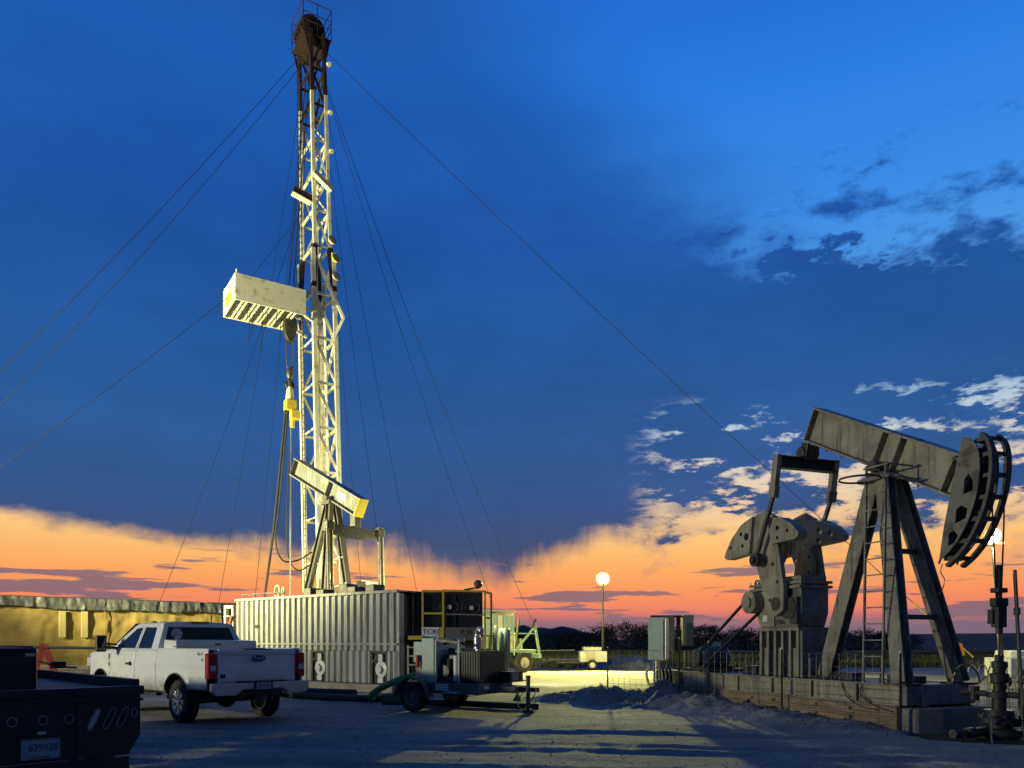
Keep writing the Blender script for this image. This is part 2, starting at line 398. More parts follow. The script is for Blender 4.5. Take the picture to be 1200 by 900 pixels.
    def lathe(s, prof, O, axis, n=24):
        O = Vector(O); d = Vector(axis).normalized()
        x = d.cross(Vector((0, 0, 1)) if abs(d.z) < .9 else Vector((1, 0, 0))).normalized(); z = x.cross(d)
        vs = []
        for r, h in prof:
            for i in range(n):
                a = 2 * math.pi * i / n; vs.append(O + d * h + x * math.cos(a) * r + z * math.sin(a) * r)
        fs = [(j * n + i, (j + 1) * n + i, (j + 1) * n + (i + 1) % n, j * n + (i + 1) % n) for j in range(len(prof) - 1) for i in range(n)]
        return s.add(vs, fs)
    def torus(s, O, axis, Rr, r, n=20, m=6, a0=0, a1=2 * math.pi):
        O = Vector(O); d = Vector(axis).normalized()
        x = d.cross(Vector((0, 0, 1)) if abs(d.z) < .9 else Vector((1, 0, 0))).normalized(); z = x.cross(d)
        return s.path([O + (x * math.cos(a0 + (a1 - a0) * i / n) + z * math.sin(a0 + (a1 - a0) * i / n)) * Rr for i in range(n + 1)], r, m)
    def grid(s, fn, nu, nv):
        vs = [fn(i / nu, j / nv) for j in range(nv + 1) for i in range(nu + 1)]
        return s.add(vs, [(j * (nu + 1) + i, j * (nu + 1) + i + 1, (j + 1) * (nu + 1) + i + 1, (j + 1) * (nu + 1) + i) for j in range(nv) for i in range(nu)])
    def build(s, name, m, parent=None, bevel=0., smooth=False, solid=0., fix=False):
        me = bpy.data.meshes.new(name); me.from_pydata(s.v, [], s.f)
        if fix or solid:
            bm = bmesh.new(); bm.from_mesh(me); bmesh.ops.recalc_face_normals(bm, faces=bm.faces); bm.to_mesh(me); bm.free()
        me.materials.append(M[m]); me.update()
        if smooth:
            me.polygons.foreach_set('use_smooth', [True] * len(me.polygons)); me.set_sharp_from_angle(angle=R(38))
        o = bpy.data.objects.new(name, me); COL.objects.link(o)
        if parent: o.parent = parent
        if solid:
            k = o.modifiers.new('thickness', 'SOLIDIFY'); k.thickness = solid; k.offset = -1
        if bevel:
            k = o.modifiers.new('edge', 'BEVEL'); k.width = bevel; k.segments = 2; k.limit_method = 'ANGLE'; k.angle_limit = R(40)
            k.harden_normals = False
        return o
def B(): return MB()

def tag(o, label=None, cat=None, group=None, kind=None):
    if label: o['label'] = label
    if cat: o['category'] = cat
    if group: o['group'] = group
    if kind: o['kind'] = kind
    return o
def thing(name, label, cat, loc=(0, 0, 0), rz=0., group=None):
    o = bpy.data.objects.new(name, None); COL.objects.link(o); o.location = loc; o.rotation_euler = (0, 0, rz)
    o.empty_display_size = .2
    return tag(o, label, cat, group)
def copy_tree(o, parent=None):
    c = o.copy(); COL.objects.link(c); c.parent = parent
    for ch in [x for x in bpy.data.objects if x.parent == o]: copy_tree(ch, c)
    return c
def text(name, body, size, m, parent, O, U, Vv, ext=.002, sx=1.):
    cu = bpy.data.curves.new('lettering', 'FONT'); cu.body = body; cu.size = size; cu.extrude = ext; cu.align_x = 'CENTER'; cu.align_y = 'CENTER'
    t = bpy.data.objects.new('lettering', cu); COL.objects.link(t)
    bpy.context.view_layer.update()
    me = bpy.data.meshes.new_from_object(t.evaluated_get(bpy.context.evaluated_depsgraph_get()))
    bpy.data.objects.remove(t); bpy.data.curves.remove(cu)
    U = Vector(U).normalized(); Vv = Vector(Vv).normalized(); N_ = U.cross(Vv)
    mt = Matrix((U * sx, Vv, N_)).transposed().to_4x4(); mt.translation = Vector(O)
    me.transform(mt); me.materials.clear(); me.materials.append(M[m])
    o = bpy.data.objects.new(name, me); COL.objects.link(o); o.parent = parent
    return o
def at(px, py, Y):          # photograph pixel at depth Y -> place
    return Vector(((px - 600) * Y / 900, Y, 1.56 + (752 - py) * Y / 900))
def wob_line(p0, p1, sag=0., n=16):
    p0 = Vector(p0); p1 = Vector(p1)
    return [p0.lerp(p1, i / n) - Vector((0, 0, sag * 4 * (i / n) * (1 - i / n))) for i in range(n + 1)]

# ================================================================ SETTING
# far field
f = B(); f.add([(-3000, -60, -.06), (3000, -60, -.06), (3000, 5000, -.06), (-3000, 5000, -.06)], [(0, 1, 2, 3)])
tag(f.build('ground', 'field'), kind='structure')

MOUNDS = [(1.5, 20.4, 1.0, .55, .22), (2.4, 20.0, .9, .7, .42), (3.2, 19.9, .8, .7, .30), (4.0, 20.1, .8, .8, .42), (3.9, 18.3, .9, .65, .40), (4.4, 17.3, .8, .8, .30),
          (4.9, 16.5, .7, .9, .22), (5.4, 15.4, .6, .9, .18), (6.0, 14.2, .6, .8, .12), (3.0, 18.6, .8, .5, .16)]
def pad_z(x, y):
    p = Vector((x, y, 0))
    z = .03 * noise.noise(p * .35) + .018 * noise.noise(p * 1.7 + Vector((5, 2, 0))) + .010 * noise.noise(p * 6.3)
    # wheel ruts running across the yard
    q = y + .12 * x + .5 * noise.noise(Vector((x * .15, 3.3, 0)))
    for c in (9.3, 10.9, 11.6, 13.2):
        z -= .050 * math.exp(-((q - c) / .14) ** 2) * (.6 + .8 * noise.noise(Vector((x * .6, c, 1))))
        z += .026 * math.exp(-((q - c - .28) / .10) ** 2) * (1 + .7 * noise.noise(Vector((x * 2.5, c, 4))))
    h = 0
    for mx_, my, rx, ry, hh in MOUNDS:
        d = ((x - mx_) / rx) ** 2 + ((y - my) / ry) ** 2
        if d < 6: h = max(h, hh * math.exp(-d * 1.1))
    if h > .002:
        h *= 1 + .5 * noise.fractal(p * 2.1, 1., 2., 4) ; h += .06 * noise.fractal(p * 5., 1., 2., 4) * min(1, h * 6)
    # hollow of the well cellar
    d = ((x - 8.15) / 1.5) ** 2 + ((y - 12.75) / 1.25) ** 2
    z -= .35 * max(0, 1 - d) ** .7 if d < 1 else 0
    return z + h
def pad_sheet(x0, x1, y0, y1, st):
    nx = int(round((x1 - x0) / st)); ny = int(round((y1 - y0) / st))
    return [(x0 + i * st, y0 + j * st, pad_z(x0 + i * st, y0 + j * st)) for j in range(ny + 1) for i in range(nx + 1)], nx, ny
pb = B()
def padgrid(x0, x1, y0, y1, st):
    vs, nx, ny = pad_sheet(x0, x1, y0, y1, st)
    pb.add(vs, [(j * (nx + 1) + i, j * (nx + 1) + i + 1, (j + 1) * (nx + 1) + i + 1, (j + 1) * (nx + 1) + i) for j in range(ny) for i in range(nx)])
padgrid(-9, 12, 6, 24, .09)
# coarser surround, butted along the fine patch
padgrid(-45, -9, -12, 24, .75); padgrid(12, 45, -12, 24, .75); padgrid(-9, 12, -12, 6, .75); padgrid(-45, 45, 24, 48, .75)
pad = pb.build('gravel_pad', 'pad', smooth=False); pad.data.polygons.foreach_set('use_smooth', [True] * len(pad.data.polygons))
tag(pad, kind='structure')

# loose stones
gb = B()
rnd = random.Random(3)
ico = [(0, 0, 1), (.9, 0, .2), (.2, .9, .1), (-.8, .5, 0), (-.7, -.6, .1), (.3, -.9, 0), (0, 0, -.6)]
icf = [(0, 1, 2), (0, 2, 3), (0, 3, 4), (0, 4, 5), (0, 5, 1), (6, 2, 1), (6, 3, 2), (6, 4, 3), (6, 5, 4), (6, 1, 5)]
def stone(x, y, r):
    a = rnd.random() * 6.28; ca, sa = math.cos(a), math.sin(a); k = [rnd.uniform(.6, 1.2) for _ in range(3)]
    z = pad_z(x, y)
    gb.add([(x + r * (px * ca * k[0] - py * sa * k[1]), y + r * (px * sa * k[0] + py * ca * k[1]), z + r * .25 + r * pz * k[2] * .7) for px, py, pz in ico], icf)
for _ in range(3000):
    Y = 8.2 + 11 * rnd.random() ** 1.5; X = rnd.uniform(-.66, .66) * Y
    stone(X, Y, rnd.choice((.006, .007, .008, .01, .012, .018)))
for mx_, my, rx, ry, hh in MOUNDS:
    for _ in range(260):
        stone(mx_ + rnd.gauss(0, .55) * rx, my + rnd.gauss(0, .6) * ry, rnd.choice((.01, .014, .018, .025, .035)))
tag(gb.build('loose_gravel', 'stone'), 'loose grey gravel and clods strewn over the yard and dirt piles', 'gravel', kind='stuff')

# grass along the field edge
gr = B(); rnd = random.Random(11)
for _ in range(26000):
    Y = 46 + 70 * rnd.random() ** 1.6; X = rnd.uniform(-.15, .72) * Y
    h = rnd.uniform(.15, .5) * (1 + .6 * noise.noise(Vector((X * .12, Y * .12, 0)))); w = .03 + .0005 * Y; a = rnd.random() * 3.14
    cx, cy = math.cos(a) * w, math.sin(a) * w; lx, ly = rnd.gauss(0, .12), rnd.gauss(0, .12)
    gr.add([(X - cx, Y - cy, -.06), (X + cx, Y + cy, -.06), (X + lx, Y + ly, h)], [(0, 1, 2)])
tag(gr.build('field_grass', 'grass'), 'dull green rough grass growing beyond the yard', 'grass', kind='stuff')

# hills
def hill(name, x0, x1, y0, depth, hfun, m, n=80):
    b = B()
    b.grid(lambda u, v: (x0 + (x1 - x0) * u, y0 + depth * v, -.1 + hfun(x0 + (x1 - x0) * u) * math.sin(math.pi * v) ** 1.0 * (1 + .15 * noise.noise(Vector((u * 30, v * 4, 0))))), n, 10)
    o = b.build(name, m, smooth=True); return tag(o, kind='structure')
def sm(x, a, b): t = max(0, min(1, (x - a) / (b - a))); return t * t * (3 - 2 * t)
hill('hill', 40, 700, 230, 260, lambda x: 5.2 * sm(x, 55, 190) + 1.4 * sm(x, 180, 300), 'hill')
hill('ridge', -160, 260, 900, 300, lambda x: (17.5 + 3 * noise.noise(Vector((x * .03, 0, 0)))) * sm(x, -150, 20) * sm(x, 150, 60) + 4, 'ridge')

# ---------------------------------------------------------------- tree line
def make_tree(seed, H, Wd, m, bare=0.):
    r = random.Random(seed)
    t = thing('tree', 'dark tree standing in the distant tree line behind the field', 'tree', group='trees of the distant tree line')
    b = B(); b.tube((0, 0, 0), (r.uniform(-.2, .2), 0, H * .45), .22, 6, .14)
    cl = []
    for k in range(9):
        a = r.random() * 6.28; rr = Wd * r.uniform(.15, .42); z = H * r.uniform(.32, .86)
        rr *= 1.15 - .6 * abs(z / H - .5)
        c = Vector((math.cos(a) * rr, math.sin(a) * rr, z)); cl.append((c, Wd * r.uniform(.16, .30)))
        b.tube((0, 0, H * r.uniform(.2, .45)), c, .10, 5, .03)
    cl.append((Vector((0, 0, H * .8)), Wd * .22))
    b.build('trunk', 'bark', t)
    c = B()
    for p, s_ in cl:
        for _ in range(int(150 * (1 - bare))):
            d = Vector((r.gauss(0, 1), r.gauss(0, 1), r.gauss(0, .8))); d = d.normalized() * s_ * r.random() ** .4 * 1.1
            q = p + d; s2 = r.uniform(.10, .24)
            u = Vector((r.gauss(0, 1), r.gauss(0, 1), r.gauss(0, 1))).normalized(); w = u.orthogonal().normalized()
            c.add([q - u * s2, q + w * s2 * .7, q + u * s2, q - w * s2 * .7], [(0, 1, 2, 3)])
    c.build('crown', m, t)
    return t
protos = [make_tree(1, 7.5, 6.5, 'leafdark'), make_tree(2, 6.2, 7.0, 'leafdark'), make_tree(3, 8.8, 6.5, 'leaf', .35), make_tree(4, 5.0, 6.5, 'leafdark'), make_tree(5, 7.0, 4.2, 'leaf', .2)]
rnd = random.Random(21)
spots = []
def tree_at(px, topy, Y, k):
    spots.append(((px - 600) * Y / 900, Y, (1.56 + (752 - topy) * Y / 900), k))
for px, ty, Y, k in [(628, 741, 150, 0), (640, 744, 160, 3), (652, 742, 155, 1), (664, 743, 165, 3), (675, 740, 150, 1), (687, 741, 160, 0), (700, 738, 155, 3), (712, 735, 150, 1),
                     (722, 729, 140, 2), (734, 727, 138, 2), (744, 735, 150, 1), (754, 731, 140, 0), (764, 736, 150, 3), (776, 738, 150, 1), (790, 738, 155, 3), (803, 737, 150, 0),
                     (817, 734, 140, 4), (826, 732, 138, 0), (836, 733, 140, 4), (847, 742, 150, 3), (857, 738, 145, 1), (868, 736, 142, 0), (879, 739, 150, 1), (890, 740, 150, 3), (902, 741, 155, 1),
                     (916, 742, 160, 3), (930, 741, 160, 0), (945, 741, 160, 1), (960, 742, 160, 3), (974, 741, 160, 1), (988, 740, 155, 0), (1001, 741, 155, 3), (1012, 739, 150, 1), (1022, 741, 155, 0),
                     (1034, 742, 160, 3), (1046, 741, 155, 1), (1057, 744, 165, 3), (1070, 745, 170, 1), (617, 743, 170, 1), (605, 744, 175, 3), (592, 745, 180, 0)]:
    tree_at(px, ty, Y, k)
PH = [7.5, 6.2, 8.8, 5.0, 7.0]
seen = set()
for x, y, h, k in spots:
    t = protos[k] if k not in seen else copy_tree(protos[k]); seen.add(k)
    s_ = h / PH[k] * 1.08
    t.location = (x, y, -.1); t.rotation_euler = (0, 0, rnd.random() * 6.28); t.scale = (s_ * rnd.uniform(1, 1.35), s_ * rnd.uniform(1, 1.35), s_)
for k in range(26):      # lower scrub between the trunks
    b = B(); r = random.Random(100 + k)
    Y = r.uniform(128, 150); X = ((590 + k * 19 + r.uniform(-5, 5)) - 600) * Y / 900; Wd = r.uniform(2.5, 5); H = r.uniform(1.6, 2.9)
    for _ in range(420):
        d = Vector((r.gauss(0, .42) * Wd, r.gauss(0, .3) * Wd, abs(r.gauss(0, .45)) * H)); s2 = r.uniform(.12, .26)
        u = Vector((r.gauss(0, 1), r.gauss(0, 1), r.gauss(0, 1))).normalized(); w = u.orthogonal()
        b.add([d - u * s2, d + w * s2 * .7, d + u * s2, d - w * s2 * .7], [(0, 1, 2, 3)])
    o = b.build('shrub', 'leafdark'); o.location = (X, Y, -.1)
    tag(o, 'low dark shrub at the foot of the distant tree line', 'shrub', 'shrubs along the tree line')

# ================================================================ MAIN PUMPJACK
PJ_LOC = (7.738, 14.009, 0); PJ_RZ = math.atan2(-.936, .353)
pj = thing('pumpjack', 'large tan pumpjack with tilted walking beam on a long skid, right foreground', 'pumpjack', PJ_LOC, PJ_RZ)
HW = .82
# skid: long steel rails, cross members, deck plates
for y in (-HW, HW):
    B().ibeam((-8.3, y, .60), (.0, y, .60), .16, .38, .025).build('skid_rail', 'tanpaint2', pj, bevel=.006)
for i, x in enumerate([-8.2, -7.0, -5.8, -4.6, -3.4, -2.2, -1.0]):
    B().b2((x - .06, -HW + .08, .44), (x + .06, HW - .08, .74)).build('cross_member', 'steel', pj)
    for y in (-HW - .05,):
        B().b2((x - .010, y - .012, .435), (x + .010, y + .03, .765)).build('web_stiffener', 'steel', pj)
B().b2((-.02, -HW + .0, .42), (.10, HW + .05, .785)).build('end_beam', 'greypaint', pj, bevel=.01)
for x0, x1 in ((-8.2, -5.6), (-5.55, -2.9), (-2.85, -.1)):
    B().b2((x0, -HW + .09, .755), (x1, HW - .09, .775)).build('deck_plate', 'steel', pj)
# samson post: three legs
apex = V(-1.15, 0, 4.92)
def leg(p0, p1, w, h, up): B().ibeam(p0, p1, h, w, .035, (0, 1, 0)).build('post_leg', 'tanpaint', pj, bevel=.006)
leg((-2.72, 0, .80), (-1.36, 0, 4.80), .22, .34, (1, 0, .35))
leg((-.10, -.70, .80), (-1.02, -.14, 4.78), .22, .30, (1, 0, .35))
leg((-.10, .70, .80), (-1.02, .14, 4.78), .22, .30, (1, 0, .35))
for z in (2.02, 3.28):
    k = (z - .8) / 3.98; yy = .70 - .56 * k; x = -.10 - .92 * k
    B().bar((x, -yy, z), (x, yy, z), .09, .09).build('post_rung', 'steel', pj)
for p in ((-2.72, 0), (-.10, -.70), (-.10, .70)):
    B().b2((p[0] - .24, p[1] - .2, .775), (p[0] + .24, p[1] + .2, .81)).build('foot_plate', 'steel', pj)
B().b2((-1.55, -.32, 4.70), (-.78, .32, 4.78)).build('cap_plate', 'tanpaint', pj, bevel=.008)
bb = B(); bb.b2((-1.42, -.22, 4.78), (-.92, .22, 4.90)); bb.tube((-1.15, -.36, 4.98), (-1.15, .36, 4.98), .11, 14)
bb.build('saddle_bearing', 'steel', pj)
# ladder with rungs and hoop
for x in (-.93, -.47): B().bar((x, -.78, .66), (x, -.70, 4.90), .045, .03).build('ladder_rail', 'tanpaint2', pj)
for i in range(13):
    z = .98 + i * .305; B().tube((-.93, -.775 + .02 * (z - .7) / 4.2, z), (-.47, -.775 + .02 * (z - .7) / 4.2, z), .014, 6).build('ladder_rung', 'tanpaint2', pj)
B().torus((-.70, -1.10, 4.58), (0, 0, 1), .36, .02, 28, 6).build('ladder_hoop', 'steel', pj, smooth=True)
b = B()
for z in (4.62, 4.85): b.path([(-.98, -.72, z), (-.42, -.72, z), (-.42, -.1, z)], .018)
b.path([(-.93, -.72, 4.85), (-1.0, -.3, 4.88), (-1.1, -.2, 4.9)], .02); b.build('ladder_bracket', 'tanpaint2', pj)
# walking beam
tilt = math.atan(.515); bdir = V(math.cos(tilt), 0, -math.sin(tilt)); bup = V(math.sin(tilt), 0, math.cos(tilt))
bm0 = V(-1.15, 0, 5.33)
r_end = bm0 - bdir * 2.20; f_end = bm0 + bdir * 2.02
beam = B(); beam.bar(r_end, f_end, .05, .66, bup); beam.build('beam_web', 'tanpaint2', pj)
B().bar(r_end, f_end, .36, .04, bup, 0, .345).build('beam_flange', 'tanpaint2', pj, bevel=.006)
B().bar(r_end, f_end, .36, .04, bup, 0, -.345).build('beam_flange', 'tanpaint2', pj, bevel=.006)
for d in (-2.16, -.06, .42, 1.7):
    for sy in (-1, 1):
        c = bm0 + bdir * d + V(0, sy * .095, 0)
        B().bar(c - bup * .325, c + bup * .325, .03, .14, (0, 1, 0)).build('beam_stiffener', 'tanpaint', pj)
B().bar(bm0 + bdir * .28 + bup * .372, bm0 + bdir * .75 + bup * .372, .12, .018, bup).build('beam_lug', 'steel', pj)
# horsehead: two cheek plates, curved track and cross bars
arc = [(1.00, 5.07), (1.12, 4.93), (1.18, 4.70), (1.18, 4.42), (1.14, 4.13), (1.06, 3.85), (.94, 3.57), (.77, 3.29), (.56, 3.06), (.34, 2.90)]
def crom(pts, k=4):
    P = [Vector((*p, 0)) for p in pts]; P = [P[0] * 2 - P[1]] + P + [P[-1] * 2 - P[-2]]; o_ = []
    for i in range(1, len(P) - 2):
        a, b, c, d = P[i - 1:i + 3]
        for q in range(k):
            t = q / k; v = .5 * ((2 * b) + (c - a) * t + (2 * a - 5 * b + 4 * c - d) * t * t + (3 * b - a - 3 * c + d) * t ** 3); o_.append((v.x, v.y))
    return o_ + [pts[-1]]
arc_rough = arc; arc = crom(arc)
arc_in = [(x - .16 + .06 * i / (len(arc) - 1), z + .11 * i / (len(arc) - 1) - .02) for i, (x, z) in enumerate(arc)]
outer = [(.72, 5.10)] + arc_in + [(.25, 2.94), (.36, 3.6), (.50, 4.2)]
hl = [[(.76, 4.36), (.84, 4.44), (.92, 4.30), (.92, 4.14), (.74, 4.10)],
      [(.60, 3.86), (.70, 3.92), (.82, 3.84), (.78, 3.68), (.58, 3.62)],
      [(.46, 3.46), (.56, 3.50), (.64, 3.40), (.56, 3.28), (.44, 3.24)]]
for sy, h in ((-.24, hl), (.20, [])):
    B().prism(outer, (0, sy + .03, 0), (1, 0, 0), (0, 0, 1), .03, h).build('cheek_plate', 'headplate', pj)
for y in (-.20, .16):
    b = B(); w = .11
    for i in range(len(arc) - 1):
        (x0, z0), (x1, z1) = arc[i], arc[i + 1]
        b.bar((x0 + .05, y + .02, z0), (x1 + .05, y + .02, z1), w, .06, (1, 0, .3))
    b.build('head_track', 'steel', pj)
for i in range(3, len(arc) - 2, 5):
    x, z = arc[i]; B().b2((x - .20, -.17, z - .035 + .02), (x + .03, .15, z + .035 + .02)).build('head_cross_bar', 'steel', pj)
B().bar((.50, 0, 4.78), (.96, 0, 4.62), .42, .05).build('head_seat', 'steel', pj)
B().bar((.68, 0, 4.95), (.33, 0, 3.0), .40, .03, (1, 0, 0)).build('head_back_plate', 'steel', pj)
# equalizer and pitmans
eq = r_end + bdir * .16 - bup * .36
b = B(); b.bar(eq + V(-.06, 0, .0), eq + V(-.16, 0, -.34), .34, .22, (1, 0, 0)); b.tube(eq + V(-.16, -.22, -.20), eq + V(-.16, .22, -.20), .13, 14)
b.build('tail_bearing', 'steel', pj, bevel=.01)
ex, ez = eq.x - .18, eq.z - .44
B().ibeam((ex, -.80, ez), (ex, .80, ez), .20, .26, .03).build('equalizer_bar', 'black', pj, bevel=.005)
PIN = (-4.02, 3.42)
for sy in (-1, 1):
    y = sy * .80
    p = B(); p.bar((ex, y, ez + .16), (ex - .12, y, ez - .62), .13, .16, (1, 0, 0)); p.build('pitman_head', 'tanpaint2', pj, bevel=.008)
    p = B(); p.bar((ex - .10, y, ez - .52), (ex - .15, y, ez - .76), .15, .20, (1, 0, 0)); p.build('pitman_clamp', 'tanpaint', pj, bevel=.01)
    p = B(); p.tube((ex - .14, y, ez - .72), (PIN[0], y, PIN[1] + .1), .055, 12); p.tube((PIN[0], y - .09, PIN[1]), (PIN[0], y + .09, PIN[1]), .15, 18)
    p.build('pitman_rod', 'steel', pj, smooth=True)
    p = B(); p.tube((PIN[0], y - .14, PIN[1]), (PIN[0], y + .14, PIN[1]), .085, 12); p.build('wrist_pin', 'black', pj)
# cranks with winged counterweights
arm = [(-3.86, 2.22), (-3.62, 2.12), (-3.36, 2.26), (-3.34, 2.72), (-3.66, 4.38), (-3.98, 4.56), (-4.32, 4.48), (-4.42, 3.62), (-4.10, 2.9)]
slot = [(-3.86, 3.0), (-3.70, 3.0), (-3.78, 3.75), (-3.92, 3.80), (-3.98, 3.6)]
wr = [(-3.78, 4.36), (-3.36, 4.30), (-3.02, 4.12), (-2.80, 3.92), (-2.80, 3.82), (-2.90, 3.77), (-3.66, 3.74)]
wlft = [(-4.30, 4.46), (-4.72, 4.32), (-5.06, 4.05), (-5.30, 3.75), (-5.36, 3.62), (-5.28, 3.55), (-4.42, 3.62)]
def circ(cx, cz, r, n=10): return [(cx + r * math.cos(6.2832 * i / n), cz + r * math.sin(6.2832 * i / n)) for i in range(n)]
for sy in (-1, 1):
    y0 = .50 if sy > 0 else -.62
    B().prism(arm, (0, y0 + .12, 0), (1, 0, 0), (0, 0, 1), .12, [slot] if sy > 0 else []).build('crank_arm', 'tanpaint2', pj, bevel=.012)
    y1 = .44 if sy > 0 else -.70
    B().prism(wr, (0, y1 + .26, 0), (1, 0, 0), (0, 0, 1), .26, [circ(-3.45, 4.08, .05), circ(-3.12, 3.98, .04), circ(-3.45, 3.86, .04)]).build('counterweight', 'tanpaint2', pj, bevel=.02)
    B().prism(wlft, (0, y1 + .26, 0), (1, 0, 0), (0, 0, 1), .26, [circ(-4.72, 4.10, .05), circ(-5.12, 3.82, .045), circ(-4.66, 3.82, .045), circ(-4.52, 4.02, .09)]).build('counterweight', 'tanpaint2', pj, bevel=.02)
    for cx, cz in ((-3.55, 2.9), (-3.70, 3.3), (-4.28, 3.5), (-3.78, 2.5)):
        yy = y0 if sy < 0 else y0 + .12
        B().tube((cx, y0 - .01, cz), (cx, y0 + .13, cz), .045, 10).build('crank_bolt', 'steel', pj)
half = [(-3.95 + .46 * math.cos(a), 3.72 + .52 * math.sin(a)) for a in [R(-120 + 15 * i) for i in range(15)]]
for (ox, oz, y) in ((-.12, -.02, -.34), (.05, -.42, .28)):
    B().prism([(a + ox, c + oz) for a, c in half], (0, y + .10, 0), (1, 0, 0), (0, 0, 1), .10, [circ(-3.62 + ox, 3.9 + oz, .04, 8), circ(-3.62 + ox, 3.55 + oz, .04, 8), circ(-3.85 + ox, 3.5 + oz, .04, 8)]).build('auxiliary_weight', 'tanpaint2', pj, bevel=.012)
# gear reducer
gx = [(-4.70, 2.86), (-3.06, 2.86), (-3.06, 2.2), (-3.18, 1.88), (-4.40, 1.88), (-4.62, 2.4)]
B().prism(gx, (0, .38, 0), (1, 0, 0), (0, 0, 1), .76).build('gearbox', 'greypaint', pj, bevel=.02)
B().b2((-4.76, -.44, 2.84), (-3.0, .44, 2.90)).build('gearbox_flange', 'tanpaint', pj, bevel=.008)
b = B(); b.b2((-4.66, -.36, 2.90), (-3.1, .36, 3.02)); b.build('gearbox_cover', 'tanpaint', pj, bevel=.02)
B().b2((-4.74, -.46, 2.74), (-3.02, .46, 2.80)).build('gearbox_flange', 'tanpaint', pj, bevel=.006)
B().prism([(-4.68, 2.72), (-3.9, 2.72), (-3.9, 1.9), (-4.38, 1.9), (-4.6, 2.4)], (0, -.385, 0), (1, 0, 0), (0, 0, 1), .03).build('gearbox_side_plate', 'tanpaint2', pj, bevel=.01)
B().lathe([(.0, 0), (.17, 0), (.17, .05), (.26, .06), (.26, .30), (.13, .31), (.13, .36), (.0, .36)][::-1], (-4.50, -.36, 2.48), (0, -1, 0), 28).build('pinion_cover', 'tanpaint2', pj, smooth=True, fix=True)
B().tube((-3.60, -.62, 2.40), (-3.60, .66, 2.40), .16, 18).build('crank_shaft', 'steel', pj, smooth=True)
b = B(); b.tube((-3.35, -.50, 2.30), (-3.35, -.36, 2.30), .24, 18); b.b2((-3.30, -.48, 1.95), (-3.08, -.38, 2.55)); b.build('shaft_housing', 'steel', pj)
for i in range(12):
    B().tube((-4.68 + i * .145, -.45, 2.905), (-4.68 + i * .145, -.45, 2.94), .022, 6).build('flange_bolt', 'steel', pj); 
for d in (-1.9, -1.4, -.9, .1, .7, 1.2):
    c = bm0 + bdir * d - bup * .372; B().tube(c + V(0, -.15, 0), c + V(0, -.15, 0) - bup * .03, .022, 6).build('beam_bolt', 'steel', pj)
text('casting_number', '2706', .16, 'steel', pj, (-3.74, -.387, 2.0), (1, 0, 0), (0, 0, 1), .006)
B().b2((-4.28, -.425, 2.02), (-4.12, -.416, 2.17)).build('data_plate', 'decalwhite', pj)
# slatted pedestal
B().b2((-4.34, -.30, .78), (-3.16, .36, 1.86)).build('pedestal_core', 'black', pj)
B().b2((-4.46, -.42, 1.80), (-3.10, .42, 1.88)).build('pedestal_cap', 'tanpaint', pj, bevel=.006)
for i in range(6):
    x = -4.38 + i * .245
    B().b2((x - .035, -.40, .78), (x + .035, -.30, 1.80)).build('pedestal_rib', 'tanpaint2', pj)
for i in range(3):
    x = -4.255 + i * .49
    B().b2((x - .075, -.345, .78), (x + .075, -.302, 1.42)).build('pedestal_panel', 'tanpaint2', pj)
B().b2((-3.155, -.36, .78), (-3.05, .40, 1.80)).build('pedestal_end', 'greypaint', pj, bevel=.01)
B().b2((-3.06, -.20, .78), (-2.98, .30, 1.2)).build('pedestal_step', 'greypaint', pj, bevel=.01)
# motor, belt guard and belts
b = B(); b.lathe([(0, 0), (.26, 0), (.29, .05), (.29, .75), (.26, .80), (.16, .86), (0, .86)][::-1], (-6.9, -.35, 1.14), (0, 1, 0), 22)
b.build('motor', 'blue', pj, smooth=True, fix=True)
for i in range(7): B().torus((-6.9, -.25 + .1 * i, 1.14), (0, 1, 0), .295, .012, 20, 4).build('motor_fin', 'blue', pj)
b = B(); b.b2((-7.1, .2, 1.40), (-6.75, .45, 1.56)); b.build('terminal_box', 'blue', pj, bevel=.01)
b = B(); b.b2((-7.5, -.55, .78), (-6.2, .6, .86)); b.b2((-7.3, -.4, .86), (-6.5, .45, .92)); b.build('motor_base', 'black', pj)
b = B(); b.bar((-6.65, -.46, 1.34), (-4.66, -.46, 2.66), .06, .05); b.build('drive_belt', 'rubber', pj)
b = B(); b.bar((-6.55, -.46, .94), (-4.4, -.46, 2.22), .06, .05); b.build('drive_belt', 'rubber', pj)
b = B(); b.tube((-6.9, -.52, 1.14), (-6.9, -.40, 1.14), .22, 20); b.build('motor_sheave', 'steel', pj)
# clutter on deck
for (x, y, sx, sy, sz) in ((-1.9, -.2, .5, .3, .16), (-.75, .1, .7, .25, .14), (-5.2, .1, .5, .4, .2), (-.5, -.3, .3, .2, .22)):
    B().box((x, y, .776 + sz / 2), (sx, sy, sz)).build('deck_box', 'steel', pj, bevel=.01)
for p in ([(-2.1, -.5, .8), (-1.6, -.3, 1.3)], [(-1.3, -.5, .8), (-1.5, .1, 1.5)], [(-.7, -.6, .8), (-1.0, -.2, 1.7)]):
    B().tube(*p, .02, 6).build('brace_rod', 'steel', pj)
b = B(); b.spath([(-.9, -.86, .76), (-.85, -.90, .55), (-.5, -.92, .38), (-.1, -.92, .30)], .012, 5); b.build('deck_cable', 'black', pj)
b = B(); b.spath([(-1.4, -.86, .76), (-1.2, -.90, .5), (-.8, -.92, .33), (-.4, -.92, .32)], .012, 5); b.build('deck_cable', 'black', pj)
b = B(); b.spath([(.30, -.2, 2.95), (.28, -.22, 2.8), (.34, -.2, 2.66), (.30, -.2, 2.5), (.22, -.2, 2.4)], .008, 4); b.build('loose_wire', 'black', pj)

